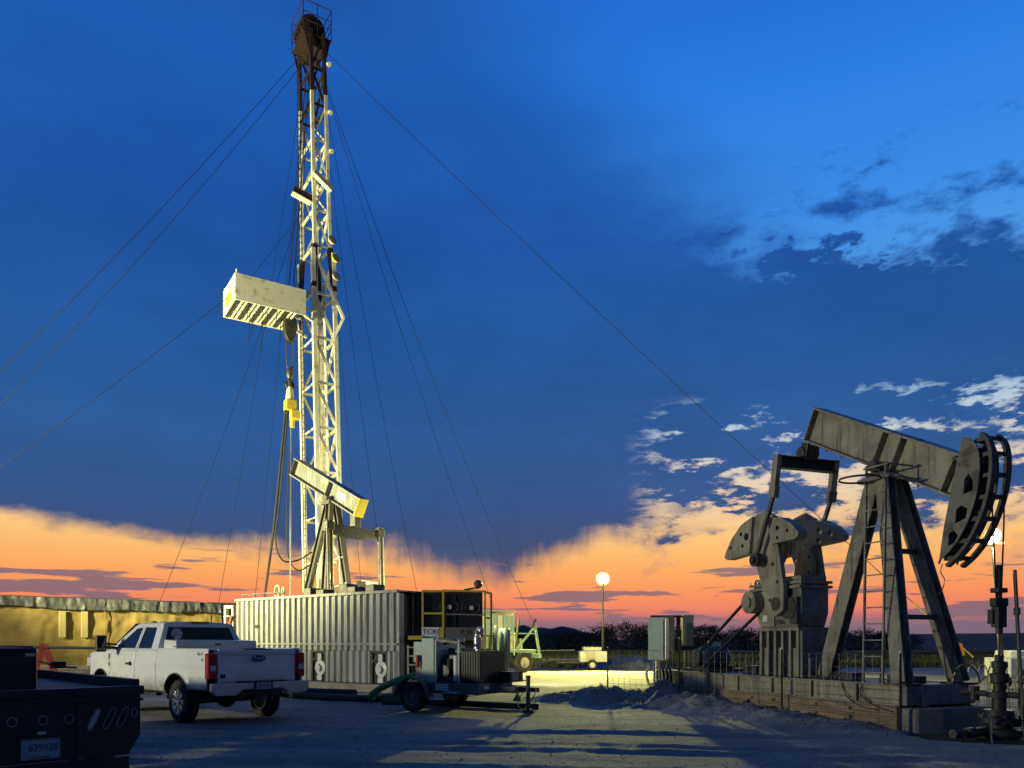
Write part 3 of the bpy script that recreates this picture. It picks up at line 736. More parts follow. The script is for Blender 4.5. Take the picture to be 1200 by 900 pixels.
# timber and concrete footing below the skid (a thing of its own, the skid rests on it)
ft = thing('timber_footing', 'tan timber mat footing under the pumpjack skid', 'footing', PJ_LOC, PJ_RZ)
xs = [-8.45, -6.9, -5.35, -3.8, -2.25, -.02]
for i in range(5):
    for (z0, z1) in ((-.05, .20), (.205, .405)):
        B().b2((xs[i] + .008, -HW - .10 + .01 * (i % 2), z0), (xs[i + 1] - .008, -HW + .15, z1)).build('timber', 'timber', ft, bevel=.012)
        B().b2((xs[i] + .008, HW - .15, z0), (xs[i + 1] - .008, HW + .10, z1)).build('timber', 'timber', ft, bevel=.012)
for x in (-5.2, -4.0, -3.3, -2.0, -1.1):
    for z in (.12, .3): B().tube((x, -HW - .13, z), (x, -HW - .09, z), .03, 8).build('bolt_head', 'steel', ft)
cb = thing('concrete_block', 'rough grey concrete block under the near end of the pumpjack skid', 'block', PJ_LOC, PJ_RZ)
B().prism([(-.02, -.9), (.28, -.80), (.40, -.3), (.42, .4), (.30, 1.05), (-.02, 1.15)], (0, 0, -.3), (1, 0, 0), (0, 1, 0), .68).build('block_body', 'concrete', cb, bevel=.05)
B().b2((-.02, -.5, .385), (.16, -.35, .60)).build('lifting_post', 'concrete', cb, bevel=.02)

# bridle, carrier bar and polished rod hanging from the head
br = thing('bridle', 'wire bridle with carrier bar and polished rod hanging from the pumpjack head', 'cable', PJ_LOC, PJ_RZ)
for y in (-.16, .14): B().path([(1.20, y, 4.55), (1.205, y * .9, 3.6), (1.21, y * .45, 2.5), (1.21, y * .4, 2.3)], .013, 6).build('bridle_wire', 'cable', br)
b = B(); b.box((1.21, -.0, 2.22), (.12, .30, .14)); b.tube((1.21, 0, 2.15), (1.21, 0, 2.85), .045, 10); b.box((1.21, 0, 2.42), (.16, .22, .08)); b.build('carrier_bar', 'black', br, bevel=.01)
b = B(); b.b2((1.14, -.1, 1.80), (1.28, .1, 2.15)); b.b2((1.1, -.14, 1.86), (1.2, -.08, 2.1)); b.tube((1.21, 0, 1.70), (1.21, 0, 1.82), .06, 10); b.build('rod_clamp', 'black', br, bevel=.01)
B().tube((1.21, 0, .9), (1.21, 0, 2.6), .018, 8).build('polished_rod', 'steel', br)

# wellhead
wh = thing('wellhead', 'dark flanged wellhead with stuffing box standing in the well cellar', 'wellhead', (*(Vector(PJ_LOC) + Vector((.353 * 1.21, -.936 * 1.21, 0)))[:2], 0), PJ_RZ)
B().lathe([(0, -.45), (.30, -.45), (.30, -.02), (.34, 0), (.34, .10), (.20, .12), (.20, .20), (.32, .21), (.32, .30), (.22, .31), (.22, .42), (.0, .42)][::-1], (0, 0, 0), (0, 0, 1), 22).build('casing_head', 'black', wh, smooth=True, fix=True)
for i in range(10):
    a = 6.283 * i / 10; B().tube((.285 * math.cos(a), .285 * math.sin(a), .19), (.285 * math.cos(a), .285 * math.sin(a), .34), .02, 6).build('flange_bolt', 'steel', wh)
B().lathe([(0, .42), (.11, .42), (.11, .62), (.19, .63), (.19, .72), (.10, .73), (.10, .86), (.15, .88), (.15, 1.02), (.10, 1.04), (.10, 1.12), (.13, 1.13), (.13, 1.22), (.07, 1.24), (.07, 1.34), (0, 1.34)][::-1], (0, 0, 0), (0, 0, 1), 18).build('stuffing_box', 'black', wh, smooth=True, fix=True)
b = B(); b.tube((-.7, -.0, .68), (.75, .0, .68), .055, 10); b.tube((.45, 0, .55), (.45, 0, .82), .10, 12); b.tube((-.45, 0, .55), (-.45, 0, .80), .08, 12); b.build('flow_tee', 'black', wh, smooth=True)
b = B(); b.torus((.45, 0, .92), (0, 0, 1), .12, .014, 16, 5); b.tube((.45, 0, .80), (.45, 0, .93), .015, 6); b.bar((.33, 0, .92), (.57, 0, .92), .015); b.build('valve_wheel', 'steel', wh)
b = B(); b.tube((0, -.2, .06), (0, -1.05, .06), .06, 10); b.tube((0, -.75, .06), (0, -.62, .06), .09, 12); b.tube((0, -1.0, .06), (0, -1.06, .06), .075, 12); b.build('side_outlet', 'steel', wh, smooth=True)
b = B(); b.tube((0, .2, .16), (0, 1.6, .16), .05, 10); b.build('flow_line', 'black', wh, smooth=True)
b = B(); b.spath([(-.7, 0, .68), (-.82, 0, .72), (-.86, .02, .9), (-.80, .05, 1.1), (-.66, .08, 1.16), (-.50, .1, 1.05), (-.42, .1, .85)], .018, 6); b.build('hose_loop', 'black', wh, smooth=True)
b = B(); b.spath([(.1, -.3, .1), (.2, -.5, .35), (.34, -.62, .28), (.40, -.7, .02), (.5, -.78, -.1)], .018, 6); b.build('hose_loop', 'fencewire', wh, smooth=True)
b = B(); b.tube((.35, .10, .0), (.20, .10, 2.75), .03, 8); b.tube((.24, .1, 2.0), (.24, .1, 2.12), .05, 8); b.tube((.30, .1, 1.0), (.30, .1, 1.1), .05, 8); b.build('riser_pipe', 'steel', wh, smooth=True)
cl = thing('well_cellar', 'low dark round cellar ring around the wellhead', 'cellar', (8.165, 12.876, 0))
B().lathe([(.62, -.5), (.62, -.06), (.55, -.06), (.55, -.5)], (0, 0, 0), (0, 0, 1), 26).build('cellar_ring', 'black', cl, smooth=True, fix=True)
B().lathe([(0, -.42), (.54, -.42), (.54, -.40), (0, -.40)], (0, 0, 0), (0, 0, 1), 26).build('cellar_floor', 'steel', cl)

# ================================================================ DRILLING RIG
RIG = thing('drilling_rig', 'tall cream lattice drilling rig mast with dark crown on a truck carrier', 'drilling rig', (-8.45, 34, 0), R(33))
def mast_c(z):            # centre and half sizes of the mast at height z (leans a little over the hole)
    k = z / 28.3
    cx = .18 - .62 * k
    if z < 18.7: return cx, .50 - .05 * z / 18.7, .98 - .06 * z / 18.7
    return cx, .34 - .06 * (z - 18.7) / 9.6, .84 - .08 * (z - 18.7) / 9.6
def corner(i, z):
    cx, a, b_ = mast_c(z); return V(cx + (a if i in (1, 2) else -a), (b_ if i in (2, 3) else -b_), z)
for i in range(4):
    B().bar(corner(i, 1.0), corner(i, 18.69), .18, .18, (1, 0, 0)).build('mast_leg', 'mastwhite', RIG)
    B().bar(corner(i, 18.71), corner(i, 25.6), .14, .14, (1, 0, 0)).build('mast_leg', 'mastwhite', RIG)
    B().bar(corner(i, 25.6), corner(i, 28.3), .14, .14, (1, 0, 0)).build('mast_leg', 'mastrust', RIG)
    B().bar(corner(i, 17.0) * 1.0, corner(i, 18.9), .20, .20, (1, 0, 0)).build('splice_sleeve', 'mastrust', RIG)
lev = [1.2 + 1.95 * i for i in range(10)]
for j, z in enumerate(lev[:-1]):
    z1 = lev[j + 1] - .0 if j < 8 else 18.6
    for (a, b_) in ((0, 1), (1, 2), (2, 3)):
        B().bar(corner(a, z), corner(b_, z), .10, .10).build('mast_girt', 'mastwhite', RIG)
        p, q = (a, b_) if (j % 2 == 0 or a == 0) else (b_, a)
        B().bar(corner(p, z1), corner(q, z), .11, .09).build('mast_brace', 'mastwhite', RIG)
    B().bar(corner(0, z), corner(3, z), .06, .06).build('mast_girt', 'mastwhite', RIG)
lev = [18.9 + 1.55 * i for i in range(7)]
for j, z in enumerate(lev[:-1]):
    mm = 'mastrust' if z > 25 else 'mastwhite'
    for (a, b_) in ((0, 1), (1, 2), (2, 3), (3, 0)):
        B().bar(corner(a, z), corner(b_, z), .08, .08).build('mast_girt', mm, RIG)
        if a != 3:
            p, q = (a, b_) if j % 2 == 0 else (b_, a)
            B().bar(corner(p, z + 1.55), corner(q, z), .085, .07).build('mast_brace', mm, RIG)
# inner pipes and tubing stood in the mast
for k, (ox, oy, r_, z0, z1, mm) in enumerate(((.0, .1, .10, 1, 20, 'mastwhite'), (.18, -.45, .06, 1, 17.5, 'mastwhite'), (-.12, -.3, .045, 1, 14, 'cream'), (.2, .5, .05, 1, 16, 'mastwhite'), (.05, .3, .07, 18, 27, 'mastrust'))):
    c0 = mast_c(z0)[0]; c1 = mast_c(z1)[0]
    B().tube((c0 + ox, oy, z0), (c1 + ox, oy, z1), r_, 8).build('mast_pipe', mm, RIG)
# ladder up the back leg
b = B()
for oy in (.45, .8): b.bar((mast_c(1)[0] - .62, oy, 1), (mast_c(28)[0] - .40, oy, 28), .03)
b.build('mast_ladder', 'steel', RIG)
lr = B()
for k in range(88):
    z = 1.3 + k * .30; f_ = (z - 1) / 27; x = (mast_c(1)[0] - .62) * (1 - f_) + (mast_c(28)[0] - .40) * f_
    lr.bar((x, .45, z), (x, .8, z), .02)
lr.build('ladder_rungs', 'steel', RIG)
# crown
cx, ca, cb_ = mast_c(28.3)
b = B(); b.b2((cx - .6, -.8, 28.05), (cx + .6, .8, 28.15)); b.b2((cx - .4, -.65, 27.7), (cx + .4, .65, 28.05)); b.build('crown_platform', 'mastrust', RIG)
for y in (-.35, -.05, .25, .5):
    b = B(); b.lathe([(0, 0), (.55, 0), (.55, .05), (.48, .07), (.55, .09), (.55, .14), (0, .14)][::-1], (cx - .05, y, 28.75), (0, 1, 0), 22); b.build('crown_sheave', 'mastrust', RIG)
b = B(); b.b2((cx - .5, -.55, 28.15), (cx - .25, .65, 28.8)); b.b2((cx + .05, -.6, 28.15), (cx + .3, .65, 28.6)); b.build('sheave_housing', 'mastrust', RIG)
for z in (28.6, 28.95, 29.45):
    b = B(); b.path([(cx - .62, -.8, z), (cx + .62, -.8, z), (cx + .62, .8, z), (cx - .62, .8, z), (cx - .62, -.8, z)], .022, 5); b.build('crown_rail', 'mastrust', RIG)
for x in (-.62, 0, .62):
    for y in (-.8, .8): B().tube((cx + x, y, 28.1), (cx + x, y, 29.47), .022, 5).build('crown_post', 'mastrust', RIG)
for i in range(4):
    a = corner(i, 27.0); B().bar(a, (cx + (.55 if i in (1, 2) else -.55), (.75 if i > 1 else -.75), 28.1), .07).build('crown_knee', 'mastrust', RIG)
# lamps and bracket pieces on the upper mast
for (z, i) in ((27.0, 1), (24.9, 1), (23.2, 1)):
    c = corner(i, z); B().lathe([(0, 0), (.06, 0), (.10, .12), (.10, .15), (0, .15)][::-1], c + V(.1, -.1, 0), (.3, -.6, -.5), 12).build('mast_lamp', 'mastwhite', RIG, smooth=True)
c = corner(0, 21.6); B().bar(c + V(-.1, -.3, .3), c + V(.75, -.15, -.15), .22, .22).build('hoist_beam', 'mastwhite', RIG)
c = corner(0, 20.9); b = B(); b.bar(c + V(-.85, .15, .18), c + V(.0, .1, -.05), .28, .28); b.build('hoist_beam', 'mastrust', RIG)
B().bar(c + V(-.9, .15, .03), c + V(-.1, .1, -.20), .32, .05).build('hoist_lip', 'mastwhite', RIG)
for k, z in enumerate((17.6, 18.4, 19.2)):
    c = corner(1, z); B().lathe([(0, 0), (.16, 0), (.2, .12), (.0, .14)][::-1], c + V(.02, -.12, 0), (.2, -.8, .2), 14).build('line_sheave', 'cream' if k != 1 else 'yellow', RIG, smooth=True)
b = B(); c0 = corner(1, 15.9); b.bar(corner(1, 17.9) + V(-.55, 0, 0), c0 + V(.35, -.1, 0), .12); b.bar(c0 + V(.35, -.1, 0), corner(1, 14.7) + V(-.2, 0, 0), .12); b.build('board_strut', 'mastwhite', RIG)
# monkey board: three wind walls round a rack of fingers
x0, x1, y0, y1, z0, z1 = -3.95, -1.1, -1.32, .75, 15.5, 16.6
B().b2((x0, y0, z0), (x1, y0 + .04, z1)).build('wind_wall', 'mastwhite', RIG, bevel=.01)
B().b2((x0 - .04, y0, z0), (x0, y1, z1)).build('wind_wall', 'mastwhite', RIG, bevel=.01)
B().b2((x0, y1 - .04, z0), (x1, y1, z1)).build('wind_wall', 'mastwhite', RIG, bevel=.01)
for i in range(15):
    x = x0 + .12 + i * .165
    B().bar((x, y0 + .06, z0 + .05), (x, y1 - .06, z0 + .05), .06, .07).build('rack_finger', 'mastwhite' if i % 3 else 'steel', RIG)
for y in (-.55, .15): B().bar((x0, y, z0 + .14), (x1, y, z0 + .14), .10, .10).build('board_beam', 'cream', RIG)
B().b2((x0 - .052, -.72, z0 + .18), (x0 - .043, .35, z0 + .62)).build('board_sign', 'yellow', RIG)
B().bar((x1, y0 + .2, z0 + .1), (-.4, -.8, z0 - .05), .10).build('board_arm', 'mastwhite', RIG)
B().bar((x1, y1 - .2, z0 + .1), (-.4, .8, z0 - .05), .10).build('board_arm', 'mastwhite', RIG)
b = B(); b.tube((x0 + .02, y0 + .02, z1), (x0 + .02, y0 + .02, z1 + .14), .03, 6); b.tube((x0 + .02, y1 - .02, z1), (x0 + .02, y1 - .02, z1 + .14), .03, 6); b.build('corner_pin', 'mastwhite', RIG)
for k, (x, y, L) in enumerate(((-3.4, -1.1, .5), (-3.25, -.7, 1.4), (-3.0, -.2, .9), (-2.85, -1.2, 1.25), (-2.6, -.9, .8), (-2.5, .3, 1.2), (-2.25, -1.1, .55), (-1.9, -.4, 1.0))):
    B().spath([(x, y, z0 + .02), (x - .02, y, z0 - L * .5), (x - .06, y + .03, z0 - L)], .014, 4).build('dangling_line', 'cable', RIG)
# carrier
b = B(); b.b2((-1.5, -.55, .75), (11.0, -.30, 1.10)); b.b2((-1.5, .30, .75), (11.0, .55, 1.10)); b.build('carrier_frame', 'steel', RIG)
B().b2((-1.4, -1.25, 1.10), (8.0, 1.25, 1.25)).build('carrier_deck', 'steel', RIG)
B().b2((-1.2, -1.9, 1.7), (1.6, 1.9, 1.9)).build('rig_floor', 'steel', RIG)
B().b2((1.2, -1.0, 1.25), (3.9, 1.0, 2.7)).build('drawworks', 'mastwhite', RIG, bevel=.05)
def carrier_box(lo, hi, m, nm='engine_cabinet'): return B().b2(lo, hi).build(nm, m, RIG, bevel=.015)
carrier_box((7.3, -1.25, 1.15), (8.15, 1.2, 3.05), 'palegreen')
carrier_box((8.2, -1.28, 1.15), (8.85, 1.2, 2.95), 'palegreen')
carrier_box((8.9, -1.22, 1.15), (9.35, 1.2, 3.0), 'cream')
B().b2((7.25, -1.32, 3.06), (9.4, 1.25, 3.14)).build('cabinet_roof', 'palegreen', RIG, bevel=.01)
for i in range(6):
    x = 7.4 + i * .34; B().b2((x, -1.34, 1.9), (x + .24, -1.29, 2.9)).build('cabinet_door', 'palegreen' if i % 3 else 'cream', RIG, bevel=.01)
for i in range(7): B().tube((7.3 + i * .33, -1.42, .9), (7.3 + i * .33, -1.42, 2.05), .022, 6).build('step_post', 'palegreen', RIG)
for z in (1.15, 1.6, 2.05): B().tube((7.3, -1.42, z), (9.3, -1.42, z), .022, 6).build('step_rail', 'palegreen', RIG)
for x, yy in ((10.05, -1.05), (10.05, 1.05), (5.6, -1.05), (5.6, 1.05), (4.3, -1.05), (4.3, 1.05)):
    w = B().lathe([(.27, -.17), (.42, -.18), (.50, -.14), (.52, -.06), (.52, .06), (.50, .14), (.42, .18), (.27, .17)][::-1], (x, yy, .52), (0, 1, 0), 28).build('wheel', 'rubber', RIG, smooth=True, fix=True)
    s_ = -1 if yy < 0 else 1
    B().lathe([(0, .04), (.09, .02), (.10, -.04), (.17, -.07), (.19, .02), (.25, .10), (.28, .15), (.28, -.14), (0, -.14)], (x, yy, .52), (0, s_, 0), 24).build('rim', 'cream', w, smooth=True, fix=True)
B().b2((9.4, -.95, 1.02), (10.9, .95, 1.18)).build('front_deck', 'palegreen', RIG, bevel=.01)
for y in (-1.15, 1.15):
    B().bar((9.6, y, 1.2), (10.7, y, 2.35), .09).build('mast_rest', 'palegreen', RIG)
    B().bar((10.7, y, 2.5), (11.0, y, .9), .10).build('mast_rest', 'palegreen', RIG)
    B().bar((9.5, y, 2.0), (10.75, y, 2.0), .06).build('mast_rest', 'palegreen', RIG)
    B().bar((10.55, y, 2.3), (10.75, y, 2.75), .16, .06).build('mast_rest', 'steel', RIG)
    B().bar((9.5, y, 1.25), (9.75, y, 2.75), .12, .06).build('mast_rest', 'steel', RIG)
B().bar((11.0, -1.2, .85), (11.0, 1.2, .85), .16, .22).build('front_bumper', 'palegreen', RIG, bevel=.02)
b = B(); b.tube((10.0, -.6, 1.2), (10.0, -.6, 1.75), .22, 12); b.tube((10.3, -.3, 1.2), (10.3, -.3, 1.6), .18, 12); b.box((9.9, 0, 1.45), (.5, .7, .5)); b.build('winch', 'steel', RIG)

RIG.scale = (1, 1, .985)
def rigp(x, y, z):
    c, s_ = math.cos(R(33)), math.sin(R(33)); return V(-8.45 + c * x - s_ * y, 34 + s_ * x + c * y, z)
# travelling block, hook and swivel hanging from the crown
BX, BY = -1.52, -.42
tb = thing('travelling_block', 'dark travelling block with bails hanging under the monkey board', 'pulley block', rigp(BX, BY, 0), R(33))
for k, (ox, oy) in enumerate(((-.14, 0), (-.06, .06), (.04, -.05), (.12, .05), (.19, 0))):
    B().tube((ox, oy, 15.8), (1.05 + ox * .6, .42 + oy, 28.0), .014, 5).build('hoist_line', 'cable', tb)
b = B(); b.prism([(-.22, 14.6), (-.28, 15.0), (-.2, 15.6), (-.1, 15.8), (.1, 15.8), (.2, 15.6), (.28, 15.0), (.22, 14.6), (.1, 14.35), (-.1, 14.35)], (0, .16, 0), (1, 0, 0), (0, 0, 1), .32); b.build('block_body', 'steel', tb, bevel=.03)
for y in (-.18, .1): B().prism(circ(0, 15.15, .24, 18), (0, y + .08, 0), (1, 0, 0), (0, 0, 1), .08).build('block_sheave', 'black', tb)
B().b2((-.16, -.18, 15.55), (.16, .18, 15.85)).build('block_cap', 'yellow', tb, bevel=.03)
B().lathe([(0, 12.75), (.1, 12.8), (.16, 12.95), (.14, 13.2), (.06, 13.3), (0, 13.3)], (0, 0, 0), (0, 0, 1), 12).build('hook_body', 'steel', tb, smooth=True)
for s_ in (-1, 1): B().spath([(s_ * .16, 0, 14.5), (s_ * .15, 0, 14.0), (s_ * .12, 0, 13.4), (s_ * .06, 0, 13.1)], .03, 6).build('bail', 'steel', tb)
b = B(); b.tube((0, 0, 12.75), (0, 0, 12.45), .11, 10); b.torus((0, 0, 12.55), (0, 1, 0), .16, .05, 14, 6); b.build('elevator', 'black', tb)
sw = thing('swivel', 'yellow swivel head with hose hanging below the travelling block', 'swivel', rigp(BX, BY, 0), R(33))
b = B(); b.lathe([(0, 11.7), (.12, 11.75), (.18, 12.0), (.14, 12.3), (.06, 12.5), (0, 12.5)], (0, 0, 0), (0, 0, 1), 12); b.build('swivel_neck', 'cream', sw, smooth=True)
b = B(); b.box((.02, 0, 11.65), (.46, .42, .46)); b.box((.18, -.08, 11.25), (.40, .36, .40)); b.tube((.1, 0, 10.7), (.1, 0, 11.1), .11, 10); b.build('swivel_body', 'yellow', sw, bevel=.04)
B().tube((.02, 0, 3.2), (.02, 0, 11.3), .035, 6).build('kelly_pipe', 'alu', sw)
B().spath([(-.16, 0, 11.6), (-.36, -.05, 9.6), (-.75, -.2, 6.2), (-1.2, -.4, 3.2)], .055, 7).build('swivel_hose', 'rubber', sw, smooth=True)
B().spath([(-.05, .1, 11.5), (-.40, .1, 7.5), (-.58, .1, 5.9), (-.25, .2, 5.05), (.45, .3, 5.1), (1.1, .4, 5.5)], .035, 6).build('hydraulic_hose', 'rubber', sw, smooth=True)
B().spath([(.10, .1, 11.3), (-.1, .1, 6.8), (.0, .15, 5.2), (.45, .25, 4.65), (1.1, .4, 5.0)], .03, 6).build('hydraulic_hose', 'rubber', sw, smooth=True)

# guy wires: each its own thing
def wire(p0, p1, lab, sag=.0, r=.016):
    r *= .7
    o = B().path(wob_line(p0, p1, sag, 14), r, 5).build('guy_wire', 'cable')
    return tag(o, lab, 'cable', 'guy wires of the rig')
top = rigp(cx, 0, 27.5)
wire(top + V(.35, -.3, .1), (18.4, 29.4, .3), 'long guy wire running down from the crown to the right behind the pumpjack', .25, .020)
wire(top + V(-.4, 0, -.1), (-27.5, 24.5, .1), 'upper of the two long guy wires sloping from crown to far left', .9, .018)
wire(top + V(-.45, 0, -.6), (-27.5, 25.8, .1), 'lower of the two long guy wires sloping from crown to far left', 1.3, .018)
wire(rigp(x0, y0, z0 + .1), (-26.5, 24.3, .1), 'guy wire sloping from the monkey board corner to the far left', .35, .016)
wire(top + V(.3, -.2, -.4), rigp(10.6, -1.1, 2.6), 'rightmost wire from crown to the front of the rig carrier', .9, .018)
wire(top + V(.3, .0, -.4), rigp(9.3, .4, 3.1), 'wire from crown to the rig carrier cabinet roof', .6, .016)
wire(top + V(.25, .2, -.3), rigp(5.3, .4, 2.0), 'wire from crown down to the middle of the rig deck', .35, .014)
wire(top + V(.2, .2, -.5), rigp(3.6, .6, 2.0), 'steep wire from crown right of the mast, outer', .2, .014)
wire(top + V(.15, .3, -.5), rigp(2.4, .8, 2.0), 'steep wire from crown right of the mast, inner', .15, .014)
wire(top + V(-.3, .3, -.5), rigp(-2.6, 1.2, 3.0), 'steep wire from crown left of the mast to the tank top', .2, .014)
wire(top + V(-.4, .3, -.8), rigp(-3.9, 2.2, 3.0), 'thin wire left of the mast passing behind the monkey board', .3, .014)
wire(rigp(-3.4, .8, 16.4), rigp(-.6, .5, 20.7), 'short stay from the monkey board up to the hoist beam', .0, .014)
wire(rigp(-1.0, -.6, 20.5), rigp(-6.9, -2.2, 3.0), 'wire from the hoist beam down past the monkey board to the tank', .5, .014)

# ================================================================ SECOND PUMPJACK (behind the tank)
p2 = thing('pumpjack', 'grey pumpjack without its head standing behind the corrugated tank', 'pumpjack', (-7.08, 30.04, 0), math.atan2(.61, -.79))
t2 = math.atan(.528); d2 = V(math.cos(t2), 0, math.sin(t2)); u2 = V(-math.sin(t2), 0, math.cos(t2)); c2 = V(0, 0, 7.52)
e0 = c2 - d2 * 1.95; e1 = c2 + d2 * 2.5
B().bar(e0, e1, .06, .62, u2).build('beam_web', 'greypaint', p2)
for s_ in (-1, 1): B().bar(e0, e1, .46, .05, u2, 0, s_ * .33).build('beam_flange', 'greypaint', p2, bevel=.006)
for d in (-1.9, .0, 2.45):
    for y in (-1, 1): B().bar(c2 + d2 * d + V(0, y * .125, 0) - u2 * .30, c2 + d2 * d + V(0, y * .125, 0) + u2 * .30, .03, .18, (0, 1, 0)).build('beam_stiffener', 'steel', p2)
B().bar(c2 + d2 * -.75 + V(0, .04, 0) - u2 * .12, c2 + d2 * -.75 + V(0, .04, 0) + u2 * .12, .5, .015, (0, 1, 0)).build('beam_plate', 'decalwhite', p2)
B().bar(e0 - d2 * .02 - u2 * .36, e0 - d2 * .02 + u2 * .36, .46, .04, d2).build('beam_end', 'yellow', p2)
def leg2(p0, p1): B().ibeam(p0, p1, .20, .26, .03, (1, 0, .3)).build('post_leg', 'steel', p2)
leg2((2.7, 0, .4), (.15, 0, 7.0)); leg2((-.55, -.95, .4), (-.12, -.15, 7.0)); leg2((-.55, .95, .4), (-.12, .15, 7.0))
for k in range(5): B().bar((2.5 - .55 * k, 0, .9 + 1.25 * k), (-.5 + .07 * k, -.8 + .13 * k, 1.9 + 1.0 * k), .05).build('post_brace', 'steel', p2)
b = B(); b.tube((0, -.32, 7.12), (0, .32, 7.12), .13, 14); b.b2((-.25, -.3, 6.9), (.25, .3, 7.05)); b.build('saddle_bearing', 'steel', p2)
e_ = e0 + d2 * .15 - u2 * .34
b = B(); b.bar(e_, e_ + V(0, 0, -.5), .3, .3, (1, 0, 0)); b.build('tail_bearing', 'steel', p2, bevel=.02)
B().prism([(-1.32, -.12), (-.5, -.26), (.5, -.26), (1.32, -.12), (1.32, .18), (-1.32, .18)], (e_.x + .1, 0, e_.z - .62), (0, 1, 0), (0, 0, 1), .2).build('equalizer_bar', 'steel', p2, bevel=.02)
for y in (-1.25, 1.25):
    b = B()
    for q in (-.09, .09): b.tube((e_.x, y + q, e_.z - .35), (e_.x - .1, y + q, 2.8), .06, 8)
    b.build('pitman_rod', 'steel', p2)
    B().box((e_.x, y, e_.z - .55), (.2, .34, .3)).build('pitman_head', 'steel', p2, bevel=.02)
b = B(); b.prism([(-1.0, 2.6), (-.2, 2.5), (.1, 3.0), (-.1, 3.6), (-.55, 3.95), (-1.0, 3.9)], (e_.x + .9, -.6, 0), (1, 0, 0), (0, 0, 1), .5); b.build('counterweight', 'cream', p2, bevel=.03)
B().prism([(-1.0, 2.6), (-.1, 2.6), (-.3, 3.5), (-1.0, 3.85)], (e_.x + .55, .35, 0), (1, 0, 0), (0, 0, 1), .5).build('counterweight', 'steel', p2, bevel=.03)
B().b2((-2.6, -.45, .4), (-1.2, .45, 2.6)).build('gearbox', 'greypaint', p2, bevel=.03)
B().b2((-4.0, -.9, .0), (3.2, .9, .4)).build('skid', 'steel', p2)

# ================================================================ CORRUGATED TANK
TA = math.atan2(-.61, .79)            # local x runs along the long side towards the right
tk = thing('corrugated_tank', 'long grey corrugated steel tank behind the white pickup', 'tank', (-3.4, 23.0, 0), TA)
LT = 8.4; HT = 3.12; pitch = .30
def corr_sheet(x0, x1, z0, z1):
    b = B(); x = x0; prof = []
    while x < x1 - 1e-3:
        for dx_, y in ((0, 0), (.05, -.075), (.16, -.075), (.21, 0)):
            if x + dx_ <= x1: prof.append((x + dx_, y))
        x += pitch
    prof.append((x1, 0)); n = len(prof)
    vs = [(px, py, z) for z in (z0, z1) for px, py in prof]
    b.add(vs, [(i, i + 1, n + i + 1, n + i) for i in range(n - 1)])
    return b
H1 = (-4.05, -3.35); H2 = (-1.15, -.45)
segs = [(-LT, -4.05), (-3.35, -1.15), (-.45, 0)]
corr_sheet(-LT, 0, 1.50, HT - .08).build('corrugated_sheet', 'tanksteel', tk, solid=.01)
corr_sheet(-LT, 0, 1.28, 1.47).build('corrugated_sheet', 'tanksteel', tk, solid=.01)
for a, b_ in segs: corr_sheet(a, b_, .28, 1.27).build('corrugated_sheet', 'tanksteel', tk, solid=.01)
B().b2((-LT, .02, .2), (0, 2.4, HT - .15)).build('tank_body', 'black', tk)
B().b2((-LT - .03, -.11, HT - .09), (.03, .02, HT)).build('top_rail', 'tanksteel', tk, bevel=.01)
B().b2((-LT - .03, .021, HT - .05), (.03, 2.43, HT - .01)).build('tank_roof', 'tanksteel', tk)
B().b2((-LT, -.095, 1.465), (0, .015, 1.505)).build('mid_rail', 'tanksteel', tk)
B().b2((-LT - .05, -.30, .02), (.05, 2.4, .26)).build('skid_base', 'concrete', tk, bevel=.01)
for a, b_ in (H1, H2):
    for lo, hi in (((a, -.06, .27), (a + .06, .01, 1.28)), ((b_ - .06, -.06, .27), (b_, .01, 1.28)), ((a, -.06, 1.22), (b_, .01, 1.28))):
        B().b2(lo, hi).build('hatch_frame', 'steel', tk)
    B().b2((a + .06, .012, .27), (b_ - .06, .02, 1.22)).build('hatch_back', 'black', tk)
    m_ = (a + b_) / 2 + .1
    v_ = B().lathe([(0, 0), (.13, 0), (.25, .02), (.25, .07), (.12, .10), (.12, .18), (0, .18)][::-1], (m_, .01, .72), (0, -1, 0), 20).build('butterfly_valve', 'white', tk, smooth=True, fix=True)
    v_.scale = (1, 1, 1)
    B().b2((m_ - .10, -.10, .95), (m_ + .10, -.02, 1.18)).build('valve_yoke', 'white', tk, bevel=.02)
    B().b2((m_ - .12, -.10, .30), (m_ + .12, -.02, .48)).build('valve_foot', 'white', tk, bevel=.02)
    B().bar((m_ - .08, -.14, 1.12), (m_ - .28, -.16, .92), .03).build('valve_handle', 'steel', tk)
B().tube((-7.1, -.10, 2.1), (-7.1, -.07, 2.1), .07, 12).build('gauge_hole', 'black', tk)
# end wall and its posts
B().b2((.0, .0, .26), (.03, .2, HT - .1)).build('end_post', 'tanksteel', tk)
for y in (.5, .9, 1.3, 1.7, 2.1): B().b2((.0, y, .26), (.06, y + .08, HT - .1)).build('end_rib', 'steel', tk)
# low clutter and a rail on the roof
b = B()
for x in (-8.2, -7.5, -6.8, -6.0): b.tube((x, .1, HT), (x, .1, HT + .16), .025, 6)
b.bar((-8.3, .1, HT + .16), (-5.8, .1, HT + .16), .04); b.build('roof_rail', 'steel', tk)
w = B(); w.torus((-6.35, .25, HT + .22), (.2, 1, 0), .20, .035, 16, 6); w.torus((-6.15, .35, HT + .2), (.4, 1, 0), .16, .035, 14, 6); w.build('roof_hand_wheel', 'cream', tk)
for x, h in ((-5.1, .3), (-4.4, .22), (-3.2, .35), (-2.8, .25), (-1.9, .28)):
    B().box((x, .8, HT + h / 2), (.4, .5, h)).build('roof_hatch', 'steel', tk, bevel=.02)
